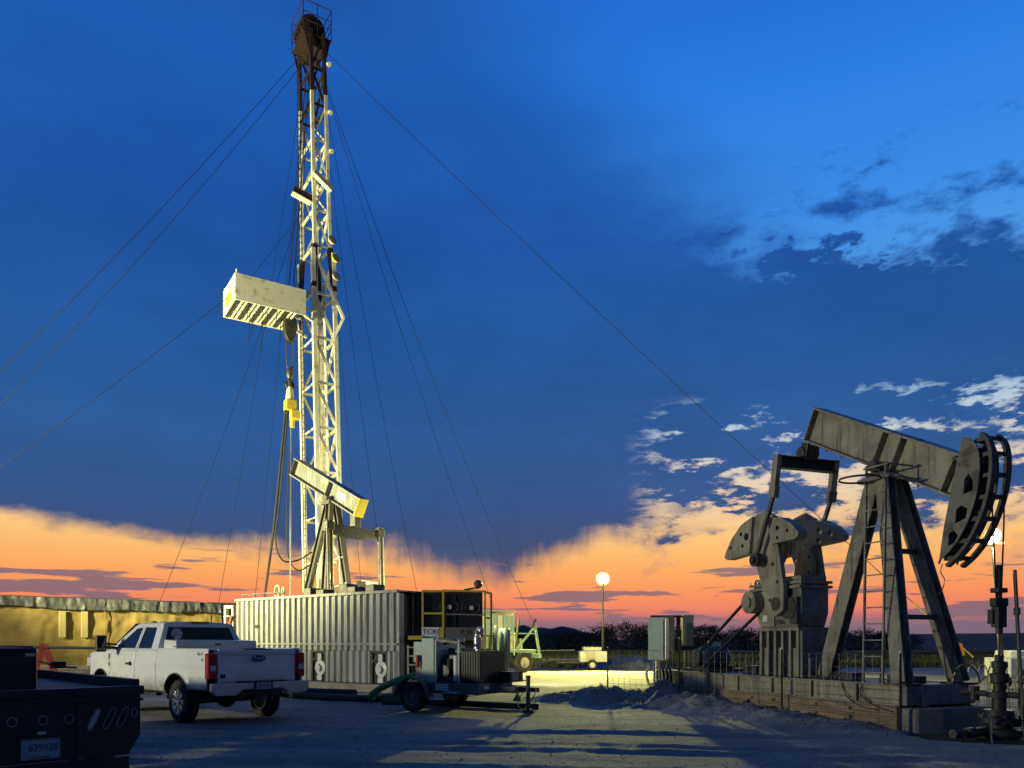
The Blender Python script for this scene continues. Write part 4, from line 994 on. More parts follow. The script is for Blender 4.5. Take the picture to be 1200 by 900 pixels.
# thick ropes from mast to the tank top are part of the swivel; yellow end frame at the tank's far end
yf = thing('end_stair', 'cream and red stair frame at the far left end of the corrugated tank', 'stair', (-10.25, 28.35, 0), TA)
b = B(); b.bar((-.05, 0, 0), (-.05, 0, 2.85), .10); b.bar((-.55, 0, 0), (-.55, 0, 2.85), .10); b.bar((-.6, 0, 2.85), (0, 0, 2.85), .10); b.build('stair_frame', 'cream', yf)
B().bar((-.65, -.1, 1.2), (.0, -.1, 2.5), .07).build('stair_brace', 'red', yf); B().bar((-.35, -.1, 1.0), (.1, -.1, 2.0), .06).build('stair_brace', 'red', yf)
for z in (.5, 1.0, 1.5, 2.0, 2.5): B().bar((-.5, .02, z), (-.1, .02, z), .3, .04).build('stair_tread', 'cream', yf)

# ================================================================ PUMP UNIT with black coolers beside the tank
pu = thing('pump_unit', 'black cooler unit with yellow guard frames right of the corrugated tank', 'pump unit', (-2.0, 23.4, 0), R(6))
B().b2((-1.25, .25, .35), (1.12, 1.9, 3.10)).build('cooler_body', 'black', pu)
B().b2((-.62, .10, 1.82), (.30, .249, 3.02)).build('cooler_core', 'blackgloss', pu)
B().b2((.36, .10, 1.82), (1.10, .249, 3.02)).build('cooler_core', 'blackgloss', pu)
for cx_, cz in ((.08, 2.62), (.75, 2.60)):
    b = B(); b.torus((cx_, .085, cz), (0, 1, 0), .27, .012, 24, 5); b.build('fan_ring', 'steel', pu)
    B().lathe([(0, 0), (.07, 0), (.07, .05), (0, .05)][::-1], (cx_ + .02, .09, cz), (0, -1, 0), 12).build('fan_hub', 'cream', pu)
# yellow guard frame
def rail(p, q, m='yellow', r=.03): B().bar(p, q, r * 2, r * 2).build('guard_rail', m, pu)
for x in (-.72, -.10): rail((x, .0, 1.45), (x, .0, 3.12))
for z in (3.10, 2.42): rail((-.72, .0, z), (-.10, .0, z))
rail((-.10, .0, 3.12), (1.20, .0, 3.10)); rail((-.10, .02, 2.40), (1.18, .02, 2.38), 'greypaint', .02)
rail((1.18, .0, 1.3), (1.18, .0, 3.10)); rail((1.40, .4, 1.2), (1.40, .4, 3.06)); rail((1.18, .0, 3.08), (1.40, .4, 3.06)); rail((1.18, 0, 2.3), (1.40, .4, 2.28))
B().b2((-.74, -.06, 1.66), (-.22, -.02, 2.00)).build('sign_board', 'decalwhite', pu)
text('sign_text', 'TCRI', .20, 'ink', pu, (-.48, -.066, 1.86), (1, 0, 0), (0, 0, 1), .002, 1.15)
b = B(); b.path([(-.70, -.066, 1.74), (-.55, -.066, 1.70), (-.40, -.066, 1.70), (-.26, -.066, 1.74)], .008, 4); b.build('sign_swash', 'ink', pu)
B().b2((-.21, -.05, 1.68), (-.08, -.02, 2.00)).build('sign_edge', 'yellow', pu)
B().b2((-.04, -.03, 1.60), (1.12, .0, 2.00)).build('grey_board', 'greysign', pu)
text('unit_number', 'P 31', .22, 'black', pu, (.62, -.036, 1.84), (1, 0, 0), (0, 0, 1), .002)
# yellow ladder at the left
for x in (-1.15, -.80): B().bar((x, -.3, .15), (x, -.25, 1.45), .05).build('ladder_rail', 'cream', pu)
for i in range(5): B().bar((-1.15, -.3, .35 + .26 * i), (-.80, -.3, .35 + .26 * i), .04).build('ladder_rung', 'cream', pu)
B().b2((-1.15, -.32, 1.62), (-.72, .2, 1.74)).build('ladder_landing', 'yellow', pu)
B().b2((-1.3, .2, .05), (1.2, 1.9, .34)).build('skid_base', 'steel', pu)
b = B(); b.bar((.55, .3, 3.16), (1.0, .3, 3.24), .06); b.bar((.95, .3, 3.2), (1.12, .3, 3.34), .05); b.build('exhaust_flap', 'steel', pu)

dl = B().lathe([(0, -.16), (.08, -.14), (.14, .0), (.14, .03), (.0, .0)], (1.0, .55, 3.36), (.1, .98, -.12), 16).build('added_lamp', 'steel', pu, smooth=True)  # added lamp, no known fixture here; lights the carrier and manifold
B().lathe([(.125, .01), (.125, .03), (0, .045)], (1.0, .55, 3.36), (.1, .98, -.12), 16).build('lamp_lens', 'lampface', dl)
L = bpy.data.lights.new('added_floodlight', 'SPOT'); L.energy = DECK_W; L.color = (.98, .95, .55); L.spot_size = R(125); L.spot_blend = .5; L.shadow_soft_size = .12
lo = bpy.data.objects.new('added_floodlight', L); COL.objects.link(lo); lo.parent = pu; lo.location = (1.01, .66, 3.35)
lo.rotation_euler = Vector((-.1, -.98, .12)).to_track_quat('Z', 'Y').to_euler()
# pale pipe stand between pump unit and carrier
ps = thing('pipe_manifold', 'pale green pipe manifold with stair rails between the cooler unit and the rig carrier', 'manifold', (-1.15, 24.9, 0), R(4))
for i, (x, z, m) in enumerate(((0, 1.9, 'steel'), (.18, 2.0, 'palegreen'), (.42, 1.9, 'cream'), (.62, 2.1, 'palegreen'), (.80, 1.9, 'palegreen'), (.98, 2.0, 'palegreen'))):
    B().tube((x, 0, 0), (x, 0, z), .05 if i % 2 else .03, 8).build('standpipe', m, ps)
for z in (.5, .9, 1.3, 1.75): B().tube((-.15, -.15, z), (.55, -.15, z), .022, 6).build('stair_rail', 'steel', ps)
for x in (-.15, .2, .55): B().tube((x, -.15, 0), (x, -.15, 1.85), .022, 6).build('stair_post', 'steel', ps)
B().b2((.75, .05, .9), (1.1, .4, 2.0)).build('control_cabinet', 'panelgreen', ps, bevel=.02)

# ================================================================ GENERATOR / PUMP TRAILER
tr = thing('pump_trailer', 'dark two wheel pump trailer with open engine bay in front of the tank', 'trailer', (-1.30, 17.5, 0), math.atan2(-.5, .866))
# local x = towards the drawbar, y = left (away)
B().b2((-1.15, -.72, .42), (1.10, .72, .66)).build('chassis', 'darkgreen', tr, bevel=.015)
B().b2((1.10, -.30, .46), (1.75, .30, .60)).build('drawbar', 'darkgreen', tr, bevel=.01)
B().b2((1.75, -.06, .48), (2.15, .06, .58)).build('drawbar_nose', 'steel', tr, bevel=.01)
for y in (-.82, .82):
    w = B().lathe([(.19, -.10), (.28, -.11), (.325, -.08), (.335, 0), (.325, .08), (.28, .11), (.19, .10)][::-1], (-.55, y, .335), (0, 1, 0), 26).build('wheel', 'rubber', tr, smooth=True, fix=True)
    s_ = -1 if y < 0 else 1
    B().lathe([(0, .05), (.06, .05), (.07, .0), (.15, -.02), (.17, .05), (.20, .09), (.20, -.09), (0, -.09)], (-.55, y, .335), (0, s_, 0), 20).build('rim', 'greypaint', w, smooth=True, fix=True)
    f_ = B(); n = 12
    f_.grid(lambda u, v: (-.55 - .44 * math.cos(math.pi * u), y - .14 + .28 * v, .345 + .42 * math.sin(math.pi * u)), n, 1)
    f_.build('fender', 'darkgreen', tr, solid=.015, smooth=True)
B().b2((-.48, -.62, .66), (-.14, .62, 1.64)).build('control_cabinet', 'panelgreen', tr, bevel=.015)
B().b2((-.72, -.60, 1.10), (-.485, -.28, 1.56)).build('switch_box', 'panelgreen', tr, bevel=.01)
B().b2((-.68, -.58, .68), (-.485, .1, 1.0)).build('battery_box', 'cream', tr, bevel=.01)
b = B(); b.tube((-.56, -.66, .98), (-.56, -.66, 1.26), .05, 10); b.build('fire_bottle', 'red', tr, smooth=True)
B().b2((-.12, -.50, .66), (.50, .50, .78)).build('engine_mount', 'black', tr)
b = B(); b.b2((-.10, -.36, .78), (.48, .36, 1.28)); b.b2((-.04, -.25, 1.28), (.36, .25, 1.42)); b.build('engine_block', 'steel', tr, bevel=.03)
for i in range(4): B().tube((-.04 + .16 * i, -.40, .95), (-.04 + .16 * i, -.40, 1.18), .055, 10).build('engine_cylinder', 'black', tr)
B().lathe([(0, 0), (.14, 0), (.14, .05), (0, .05)][::-1], (.02, -.42, .90), (0, -1, 0), 18).build('pulley', 'steel', tr)
B().tube((.36, -.47, .80), (.36, -.47, 1.25), .065, 12).build('oil_filter', 'white', tr, smooth=True)
B().tube((.36, -.50, .70), (.36, -.50, .78), .05, 10).build('drain_cup', 'white', tr)
B().b2((.54, -.56, .66), (1.04, .50, 1.36)).build('radiator', 'black', tr, bevel=.02)
for i in range(7): B().b2((.57 + .065 * i, -.575, .70), (.59 + .065 * i, -.562, 1.32)).build('radiator_slat', 'blackgloss', tr)
b = B(); b.spath([(.68, -.1, 1.34), (.68, -.1, 1.60), (.67, -.1, 1.75), (.74, -.14, 1.84), (.82, -.16, 1.80)], .06, 8); b.build('exhaust_pipe', 'alu', tr, smooth=True)
B().tube((.68, -.1, 1.40), (.68, -.1, 1.66), .10, 12).build('muffler', 'alu', tr, smooth=True)
for x in (-.12, .50): B().b2((x - .02, -.60, .66), (x + .02, -.56, 1.60)).build('canopy_post', 'panelgreen', tr)
b = B(); b.bar((-.12, -.58, 1.60), (.50, -.58, 1.54), .05); b.path([(-.10, -.3, 1.5), (.2, -.35, 1.6), (.48, -.3, 1.5)], .03); b.build('canopy_rail', 'steel', tr)
for i in range(3): B().b2((-.02, -.728, .50 + .05 * i), (.32, -.722, .53 + .05 * i)).build('logo_stripe', 'decalwhite', tr)
B().b2((.20, -.729, .435), (.62, -.722, .485)).build('logo_band', 'teal', tr)
text('model_text', 'PAC H66', .055, 'decalwhite', tr, (.42, -.730, .46), (1, 0, 0), (0, 0, 1), .001)
B().b2((1.102, -.5, .52), (1.108, .0, .60)).build('warning_plate', 'decalwhite', tr)
b = B(); b.tube((1.98, -.14, .12), (1.98, -.14, .78), .045, 10); b.tube((1.98, -.14, .78), (1.98, -.14, .84), .055, 10); b.tube((1.98, -.24, .74), (1.98, -.36, .74), .012, 6); b.b2((1.90, -.22, .02), (2.06, -.06, .12)); b.build('jockey_jack', 'steel', tr)
b = B(); b.spath([(1.8, .0, .5), (1.7, -.1, .25), (1.85, -.15, .12), (2.0, -.05, .3), (2.1, 0, .5)], .012, 5); b.build('safety_chain', 'alu', tr)
B().prism([(0, 0), (.2, 0), (.12, .22)], (1.72, -.33, .30), (1, 0, 0), (0, 0, 1), .02).build('chock', 'hosegreen', tr)
B().b2((1.08, .1, .66), (1.40, .68, .90)).build('tool_locker', 'black', tr, bevel=.015)
B().b2((1.405, .15, .70), (1.41, .45, .88)).build('locker_plate', 'greypaint', tr)

# green suction hoses
hs = B(); hs.spath([at(498, 790, 18.6), at(480, 793, 18.4), at(462, 799, 18.6), at(447, 806, 19), at(436, 814, 19.2), V(-3.55, 19.4, .12), V(-3.6, 20.2, .10), V(-3.2, 20.7, .10), V(-2.2, 20.6, .10)], .085, 10)
tag(hs.build('suction_hose', 'hosegreen', smooth=True), 'bright green suction hose curving down from the trailer to the ground', 'hose')
hs = B(); hs.spath([V(-3.0, 20.2, .09), V(-3.8, 19.9, .09), V(-4.6, 20.3, .09), V(-5.5, 20.9, .09), V(-6.4, 21.4, .09)], .09, 8)
tag(hs.build('suction_hose', 'hosedark', smooth=True), 'dark green hose lying on the ground in front of the tank', 'hose')
hs = B(); hs.spath([V(-3.2, 19.0, .08), V(-1.8, 18.7, .08), V(-.8, 18.2, .08), V(.2, 17.6, .08), V(.6, 17.5, .08)], .08, 8)
tag(hs.build('suction_hose', 'hosedark', smooth=True), 'green hose lying on the ground under the pump trailer', 'hose')
b = B(); b.path([V(-6.2, 21.6, .15), V(-5.0, 20.8, .16), V(-4.2, 20.6, .15)], .13, 10)
tag(b.build('drain_pipe', 'rubber', smooth=True), 'short black pipe lying beside the pickup at the tank foot', 'pipe')

# ================================================================ TAN INSULATED WALL
wx0, wy0, wx1, wy1 = -31.0, 24.6, -14.6, 40.3
wdir = Vector((wx1 - wx0, wy1 - wy0, 0)); WL = wdir.length
tw = thing('insulated_enclosure', 'long tan foam covered enclosure with grey tarp along its top at left', 'enclosure', (wx0, wy0, 0), math.atan2(wdir.y, wdir.x))
def wall_pt(u, v):
    x = WL * u; z = 3.45 * v; p = Vector((x * .9, z * .9, 2.)); q = Vector((x * 2.7, z * 1.4, 7))
    y = -.09 * noise.fractal(p, 1, 2, 4) - .07 * noise.fractal(q, 1, 2, 4) + .03 * math.sin(x * 2.2)
    return (x, y, z)
B().grid(wall_pt, 190, 30).build('foam_face', 'foam', tw, smooth=True)
B().b2((0, .18, 0), (WL, 3.0, 3.40)).build('enclosure_core', 'foam', tw)
def tarp_pt(u, v):
    x = WL * u; d = .50 + .16 * noise.noise(Vector((x * .35, 0, 3))) + .10 * abs(noise.noise(Vector((x * 1.7, 0, 8)))) + (.6 if u > .965 else 0)
    if v < .3: return (x, 1.0 - 1.15 * v / .3 * 1.0, 3.56 + .05 * noise.noise(Vector((x * 1.2, v * 5, 0))))
    k = (v - .3) / .7
    return (x, -.20 - .10 * noise.fractal(Vector((x * 3.2, k * .6, 5)), 1, 2, 4) - .04 * k, 3.56 + .06 * noise.noise(Vector((x * .8, 0, 9))) - d * k)
B().grid(tarp_pt, 420, 12).build('tarp', 'tarp', tw, smooth=True, solid=.01)
for x in (14.55, 15.45): B().b2((x, -.20, 1.75), (x + .28, -.10, 2.95)).build('foam_patch', 'foamlight', tw, bevel=.02)
for i in range(12): B().b2((.4 + i * 1.9, -.16, 3.50), (1.9 + i * 1.9, .0, 3.58)).build('cap_batten', 'steel', tw)
for i in (3, 7, 9): B().bar((i * 2.35, -.15, .1), (i * 2.35, -.15, 3.0), .03).build('strap', 'foam', tw)

# pipe rack, red trestle and clutter between the black truck and the wall
o = B().tube(at(-60, 757, 24), at(112, 759.5, 24.5), .045, 8).build('pipe_rail', 'steel'); tag(o, 'long thin horizontal pipe in front of the tan enclosure', 'pipe')
rt = thing('trestle', 'red steel trestle standing behind the black truck', 'trestle', (-12.95, 20.3, 0), R(25))
for p, q in (((0, 0, 0), (.45, 0, 1.40)), ((.95, 0, 0), (.50, 0, 1.40)), ((0, .6, 0), (.45, .6, 1.40)), ((.95, .6, 0), (.50, .6, 1.40))): B().bar(p, q, .10, .10).build('trestle_leg', 'red', rt)
B().bar((.47, -.2, 1.45), (.47, .8, 1.45), .12, .12).build('trestle_beam', 'red', rt)
for i in range(5):
    o = B().bar(at(70 + 2 * i, 782 + 2.4 * i, 27 - 1.2 * i) + V(-4, 0, 0), at(110, 782 + 2.4 * i, 27 - 1.2 * i) + V(1.5, .6, 0), .16, .12).build('timber_beam', 'timber' if i % 2 else 'steel')
    tag(o, 'low beam lying on the ground before the tan enclosure, number %s from the wall' % ('one', 'two', 'three', 'four', 'five')[i], 'beam', 'beams before the enclosure')

# ================================================================ LIGHT TOWERS
def light_tower(label, loc, rz, Hh, power, lean=0., dirv=(0, -1, -.2), spot=None, heads=4, big=1., col=FLOOD_COL):
    t = thing('light_tower', label, 'light tower', loc, rz)
    B().b2((-.75, -.55, .45), (.75, .55, 1.05)).build('cabinet', 'white', t, bevel=.03)
    B().b2((-.55, -.45, 1.052), (.45, .45, 1.28)).build('cabinet_hood', 'white', t, bevel=.04)
    B().b2((-.4, -.556, .55), (.1, -.551, .98)).build('cabinet_door', 'cream', t)
    for y in (-.68, .68):
        w = B().lathe([(.15, -.09), (.24, -.1), (.28, -.07), (.29, 0), (.28, .07), (.24, .1), (.15, .09)][::-1], (-.1, y, .29), (0, 1, 0), 20).build('wheel', 'rubber', t, smooth=True, fix=True)
        B().lathe([(0, .06), (.15, .08), (.16, .1), (.16, -.08), (0, -.08)], (-.1, y, .29), (0, -1 if y < 0 else 1, 0), 16).build('rim', 'white', w, smooth=True, fix=True)
    B().bar((-.75, 0, .42), (-2.0, 0, .42), .10, .08).build('drawbar', 'steel', t)
    for p in ((.9, -.9), (.9, .9), (-1.0, -.9), (-1.0, .9)):
        B().bar((p[0] * .7, p[1] * .5, .5), (p[0], p[1], .05), .06).build('outrigger', 'steel', t)
    mx_ = .55; tx = mx_ + lean * (Hh - .5)
    B().tube((mx_, 0, .5), (mx_ + lean * 1.8, 0, 2.4), .075, 8).build('mast_section', 'steel', t)
    B().tube((mx_ + lean * 1.7, 0, 2.3), (tx, 0, Hh - .2), .045, 8).build('mast_section', 'steel', t)
    B().bar((tx, -.45, Hh - .1), (tx, .45, Hh - .1), .06).build('lamp_bar', 'steel', t)
    q = 1.0 if heads > 1 else big
    dv = Vector(dirv).normalized()
    side = dv.cross(Vector((0, 0, 1))).normalized(); upv = side.cross(dv)
    for k in range(heads):
        a, c = ((-1, -1), (1, -1), (-1, 1), (1, 1))[k]
        O = Vector((tx, 0, Hh)) + (side * a * .19 + upv * c * .16 if heads > 1 else Vector((0, 0, .15 * q)))
        h = B().lathe([(r_ * q, h_ * q) for r_, h_ in ((0, -.22), (.07, -.21), (.10, -.1), (.155, .0), (.155, .02), (.145, .02), (.0, -.02))], O, dv, 24).build('lamp_head', 'steel', t, smooth=True)
        B().lathe([(r_ * q, h_ * q) for r_, h_ in ((0, .0), (.145, .0), (.145, .03), (.12, .08), (.07, .11), (0, .125))], O, dv, 24).build('lamp_lens', 'lampface', h, smooth=True, fix=True)
        if heads == 1: B().lathe([(.145 * q, .0), (.24 * q, .03 * q), (.25 * q, -.02 * q), (.15 * q, -.06 * q)], O, dv, 28).build('lamp_halo', 'lampglow', h, smooth=True)  # glowing ring stands in for the lamp's halo
    L = bpy.data.lights.new('floodlight', 'SPOT' if spot else 'POINT'); L.energy = power; L.color = col; L.shadow_soft_size = .22 if heads == 1 else .6
    if spot: L.spot_size = R(spot); L.spot_blend = .5
    lo = bpy.data.objects.new('floodlight', L); COL.objects.link(lo); lo.parent = t
    lo.location = Vector((tx, 0, Hh)) + dv * .6
    lo.rotation_euler = (-dv).to_track_quat('Z', 'Y').to_euler()
    return t
light_tower('white light tower trailer with one blazing lamp in the middle distance', (4.45, 42.3, 0), R(0), 4.8, TOWER_W, 0, (-.08, -1, -.22), 150, 1, 1.5, (.95, .90, .20))
light_tower('light tower at the right edge shining behind the pumpjack head', (16.2, 24.6, 0), R(190), 4.75, 350, .09, (.1, .95, -.25), None, 1, 1.1)
light_tower('tall light tower standing left of the yard', (-29, 6.5, 0), R(60), 5.8, FLOOD_W, 0, (.5, -.86, -.12), 0)
light_tower('light tower standing at the left end of the tan enclosure', (-25, 19.5, 0), 0, 6.0, RIG_W, 0, (.62, .70, .34), 98, 4, 1., (1, .94, .42))

# ================================================================ FENCE ROUND THE PUMPJACK
fc = thing('wire_fence', 'low wire panel fence on steel posts before the pumpjack skid', 'fence')
fpts = [(2.69, 21.6), (4.30, 19.75), (4.72, 18.45), (5.72, 16.3), (6.82, 13.5)]
for i, (x, y) in enumerate(fpts):
    z = pad_z(x, y)
    b = B(); b.bar((x, y, z - .2), (x, y, z + 1.36), .045, .012, (1, 0, 0)); b.bar((x, y - .02, z - .2), (x, y - .02, z + 1.36), .012, .04, (1, 0, 0)); b.build('fence_post', 'steel', fc)
    B().bar((x, y, z + 1.25), (x, y, z + 1.40), .05, .02, (1, 0, 0)).build('post_tip', 'white', fc)
def panel(p, q, h=1.25, z0=.08, nm='wire_panel', par=None):
    b = B(); p = Vector((*p, 0)); q = Vector((*q, 0)); L = (q - p).length; n = int(L / .2)
    for i in range(n + 1):
        a = p.lerp(q, i / n); b.tube((a.x, a.y, z0), (a.x, a.y, z0 + h), .0035, 4)
    for z in (0, .1, .2, .32, .46, .62, .8, 1.0, 1.25): b.tube((p.x, p.y, z0 + z * h / 1.25), (q.x, q.y, z0 + z * h / 1.25), .0035, 4)
    return b.build(nm, 'fencewire', par)
for i in range(4): panel(fpts[i], fpts[i + 1], par=fc)
f2 = thing('wire_fence', 'wire panel fence behind the wellhead at the right edge', 'fence')
fq = [(9.7, 16.6), (11.6, 17.6), (14.0, 18.6)]
for x, y in fq:
    B().bar((x, y, -.1), (x, y, 1.3), .05, .03, (1, 0, 0)).build('fence_post', 'steel', f2)
for i in range(2): panel(fq[i], fq[i + 1], 1.1, par=f2)
for k in range(4):
    o_ = Vector((10.0 + .35 * k, 16.9 + .2 * k, 0)); b = B(); b.spath([o_ + V(0, 0, 0), o_ + V(.02, 0, .8), o_ + V(.12, 0, 1.05), o_ + V(.24, 0, .85), o_ + V(.28, 0, 0)], .015, 5); b.build('pipe_hoop', 'cream', f2)

# electrical boxes on their posts
eb = thing('electrical_panel', 'grey green electrical cabinet on twin conduit posts by the fence', 'electrical cabinet', (3.92, 20.6, 0), R(-34))
B().b2((-.24, -.12, 1.06), (.24, .14, 2.20)).build('cabinet', 'panelgreen', eb, bevel=.015)
B().b2((-.22, -.145, 1.10), (.21, -.122, 2.14)).build('cabinet_door', 'panelgreen', eb, bevel=.01)
B().b2((-.28, -.06, 1.75), (-.242, .06, 2.05)).build('switch_handle', 'steel', eb)
B().b2((.245, -.1, 1.1), (.26, .1, 2.18)).build('door_hinge', 'alu', eb)
for x in (-.10, .04): B().tube((x, 0, -.1), (x, 0, 1.06), .045, 8).build('conduit', 'alu', eb, smooth=True)
for k, r_ in enumerate((.30, .24, .34)):
    B().spath([(.05 + .09 * k, -.05, 1.0), (.16 + .1 * k, -.08, .85), (.20 + .1 * k, -.08, .5), (.1 + .1 * k, -.08, .2), (-.02 + .06 * k, -.05, .35)], .03, 6).build('cable_loop', 'rubber', eb, smooth=True)
B().spath([(-.3, .1, .9), (-.36, .05, .7), (-.28, .0, .45), (-.15, 0, .3)], .04, 6).build('cable_loop', 'cream', eb, smooth=True)
e2 = thing('electrical_panel', 'pair of dark electrical boxes on a post behind the grey green cabinet', 'electrical cabinet', (4.62, 21.4, 0), R(-4))
B().b2((-.40, -.1, 1.28), (-.10, .12, 2.28)).build('cabinet', 'greysign', e2, bevel=.015)
B().b2((.12, -.1, 1.45), (.42, .12, 2.30)).build('cabinet', 'greypaint', e2, bevel=.015)
B().tube((.02, .05, -.1), (.02, .05, 2.30), .06, 8).build('post', 'black', e2)
B().bar((-.75, .06, 2.27), (.45, .06, 2.27), .06).build('strut', 'steel', e2); B().bar((-.42, .06, 1.5), (.45, .06, 1.5), .05).build('strut', 'steel', e2)
for x in (-.30, .2): B().tube((x, 0, .6), (x, 0, 1.30), .025, 6).build('conduit', 'steel', e2)

# flag and yellow guard on the long guy wire
p_a, p_b = Vector(top + V(.35, -.3, .1)), V(18.4, 29.4, .3)
g = p_a.lerp(p_b, .895); g2 = p_a.lerp(p_b, .975)
tag(B().path(wob_line(g - V(0, 0, .09), g2 - V(0, 0, .02), 0, 4), .028, 6).build('guy_guard', 'yellow'), 'yellow plastic guard sleeve on the guy wire right of the pumpjack', 'guard')
gf = p_a.lerp(p_b, .955)
tag(B().prism([(-.04, .05), (.10, .0), (.20, -.42), (.05, -.5), (-.12, -.45)], gf + V(0, -.06, -.05), (1, 0, 0), (0, .05, 1), .03).build('warning_flag', 'orange'), 'small orange flag tied to the guy wire right of the pumpjack', 'flag')
ga = thing('guy_anchor', 'small guy wire anchor post right of the pumpjack', 'anchor', (18.4, 29.4, 0))
B().tube((0, 0, -.2), (.05, 0, .5), .05, 8).build('anchor_post', 'steel', ga)
# irrigation pipe in the field
ip = thing('field_pipe', 'long dark irrigation pipe on legs across the field behind the pumpjack', 'pipe', (19, 56, 0))
B().tube((-6, 0, .78), (26, 0, .80), .10, 8).build('pipe', 'steel', ip)
for i in range(9):
    x = -5 + i * 3.6
    B().bar((x - .35, 0, -.1), (x, 0, .78), .07).build('pipe_leg', 'steel', ip); B().bar((x + .35, 0, -.1), (x, 0, .78), .07).build('pipe_leg', 'steel', ip)
# plastic sheeting heaps and a far skid by the light tower
for k, (px, Y, w_, h_) in enumerate(((722, 44.0, 1.6, .55), (740, 43.6, 1.9, .7), (757, 43.8, 1.5, .5))):
    b = B(); cx_ = (px - 600) * Y / 900
    b.grid(lambda u, v: (cx_ + (u - .5) * 2 * w_, Y + (v - .5) * 2.4, max(-.02, h_ * math.sin(math.pi * u) ** .6 * math.sin(math.pi * v) ** .6 * (1 + .45 * noise.fractal(Vector((u * 6 + k * 9, v * 5, 0)), 1, 2, 3)) - .01)), 22, 14)
    tag(b.build('plastic_sheeting', 'sheet', smooth=False), ('crumpled grey blue sheeting beside the light tower, leftmost heap', 'crumpled grey blue sheeting, largest heap right of the light tower', 'crumpled grey blue sheeting, heap nearest the electrical cabinets')[k], 'sheeting', 'sheeting heaps')
tt = thing('low_trailer', 'low flat dark trailer left of the light tower', 'trailer', (2.6, 43.2, 0))
B().b2((-1.0, -.6, .5), (1.0, .6, .62)).build('bed', 'steel', tt); B().bar((-1.0, -.5, .62), (-1.6, -.5, 1.05), .08).build('ramp', 'greypaint', tt); B().bar((-1.6, -.5, 1.05), (.9, -.5, 1.1), .05).build('rail', 'greypaint', tt); B().bar((-1.6, -.5, 1.05), (-1.0, -.5, .2), .07).build('ramp', 'greypaint', tt)
for x in (-.3, .5): B().tube((x, -.65, .26), (x, -.5, .26), .26, 16).build('wheel', 'rubber', tt)

# ================================================================ WHITE PICKUP
pk = thing('pickup_truck', 'white extended cab pickup with silver wheels parked before the corrugated tank', 'pickup truck', (-4.83, 14.66, 0), math.atan2(.67, -.74))
XR, XF = 1.28, 5.02          # axles
AX = .43; RA = .53
def zb(x):
    b_ = .56 if x > 1.0 else .66
    for xa in (XR, XF):
        d = abs(x - xa)
        if d < RA: b_ = max(b_, AX + math.sqrt(RA * RA - d * d) * .98)
    return b_
def zt(x):
    if x < 2.26: return 1.425
    if x < 4.66: return 1.405 - .01 * (x - 2.26)
    return 1.385 - .10 * ((x - 4.66) / 1.4) ** 1.6
def yw(x, z):
    y = .990 - .050 * max(0, (z - 1.12) / .30) ** 2 - .07 * max(0, (.72 - z) / .2) ** 1.5
    y += .012 * math.exp(-((z - 1.14) / .05) ** 2)
    if x > 5.3: y -= .10 * ((x - 5.3) / .8) ** 2
    for xa in (XR, XF):
        d = math.hypot(x - xa, z - AX); y += .045 * math.exp(-((d - RA) / .09) ** 2) if z > .5 else 0
    return y
def side(nm, x0, x1, s_, n=None, parent=pk, ztop=None):
    n = n or max(4, int((x1 - x0) / .04))
    def fn(u, v):
        x = x0 + (x1 - x0) * u; a, c = zb(x), (ztop(x) if ztop else zt(x)); z = a + (c - a) * v
        return (x, s_ * yw(x, z), z)
    b = B(); b.grid(fn, n, 18)
    if s_ < 0: b.f = [f_[::-1] for f_ in b.f]
    o = b.build(nm, 'carwhite', parent, smooth=True, solid=.018)
    return o
G = .006
for s_ in (1, -1):
    side('bed_side', .10, 2.26 - G, s_)
    d2_ = side('rear_door', 2.26 + G, 3.28 - G, s_)
    d1_ = side('door', 3.28 + G, 4.58 - G, s_)
    side('front_fender', 4.58 + G, 6.05, s_)
    for xx in (3.45,):
        b = B(); b.bar((xx, s_ * (yw(xx, 1.12) + .028), 1.10), (xx + .20, s_ * (yw(xx, 1.12) + .028), 1.10), .03, .045); b.b2((xx - .02, s_ * yw(xx, 1.1), 1.06), (xx + .03, s_ * (yw(xx, 1.1) + .04), 1.14)); b.build('handle', 'black', d1_, bevel=.008)
    # fender vent and arch liner
    B().bar((4.64, s_ * (yw(4.64, 1.2) + .004), 1.02), (4.64, s_ * (yw(4.64, 1.2) + .004), 1.30), .05, .012, (0, 1, 0)).build('fender_vent', 'black', pk)
    for xa in (XR, XF):
        b = B(); b.grid(lambda u, v: (xa - (RA + .02) * math.cos(math.pi * u), s_ * (.55 + .40 * v), AX + (RA + .0) * math.sin(math.pi * u)), 16, 1); b.build('wheel_arch_liner', 'black', pk, solid=.01)
        b = B(); b.path([(xa - (RA) * math.cos(math.pi * (i / 18)), s_ * (yw(xa - RA * math.cos(math.pi * i / 18), AX + RA * math.sin(math.pi * i / 18)) + .002), AX + RA * .985 * math.sin(math.pi * i / 18)) for i in range(2, 17)], .018, 6); b.build('arch_lip', 'black', pk, smooth=True)
    B().bar((2.3, s_ * .90, .50), (4.4, s_ * .90, .50), .12, .05).build('running_board', 'black', pk, bevel=.01)
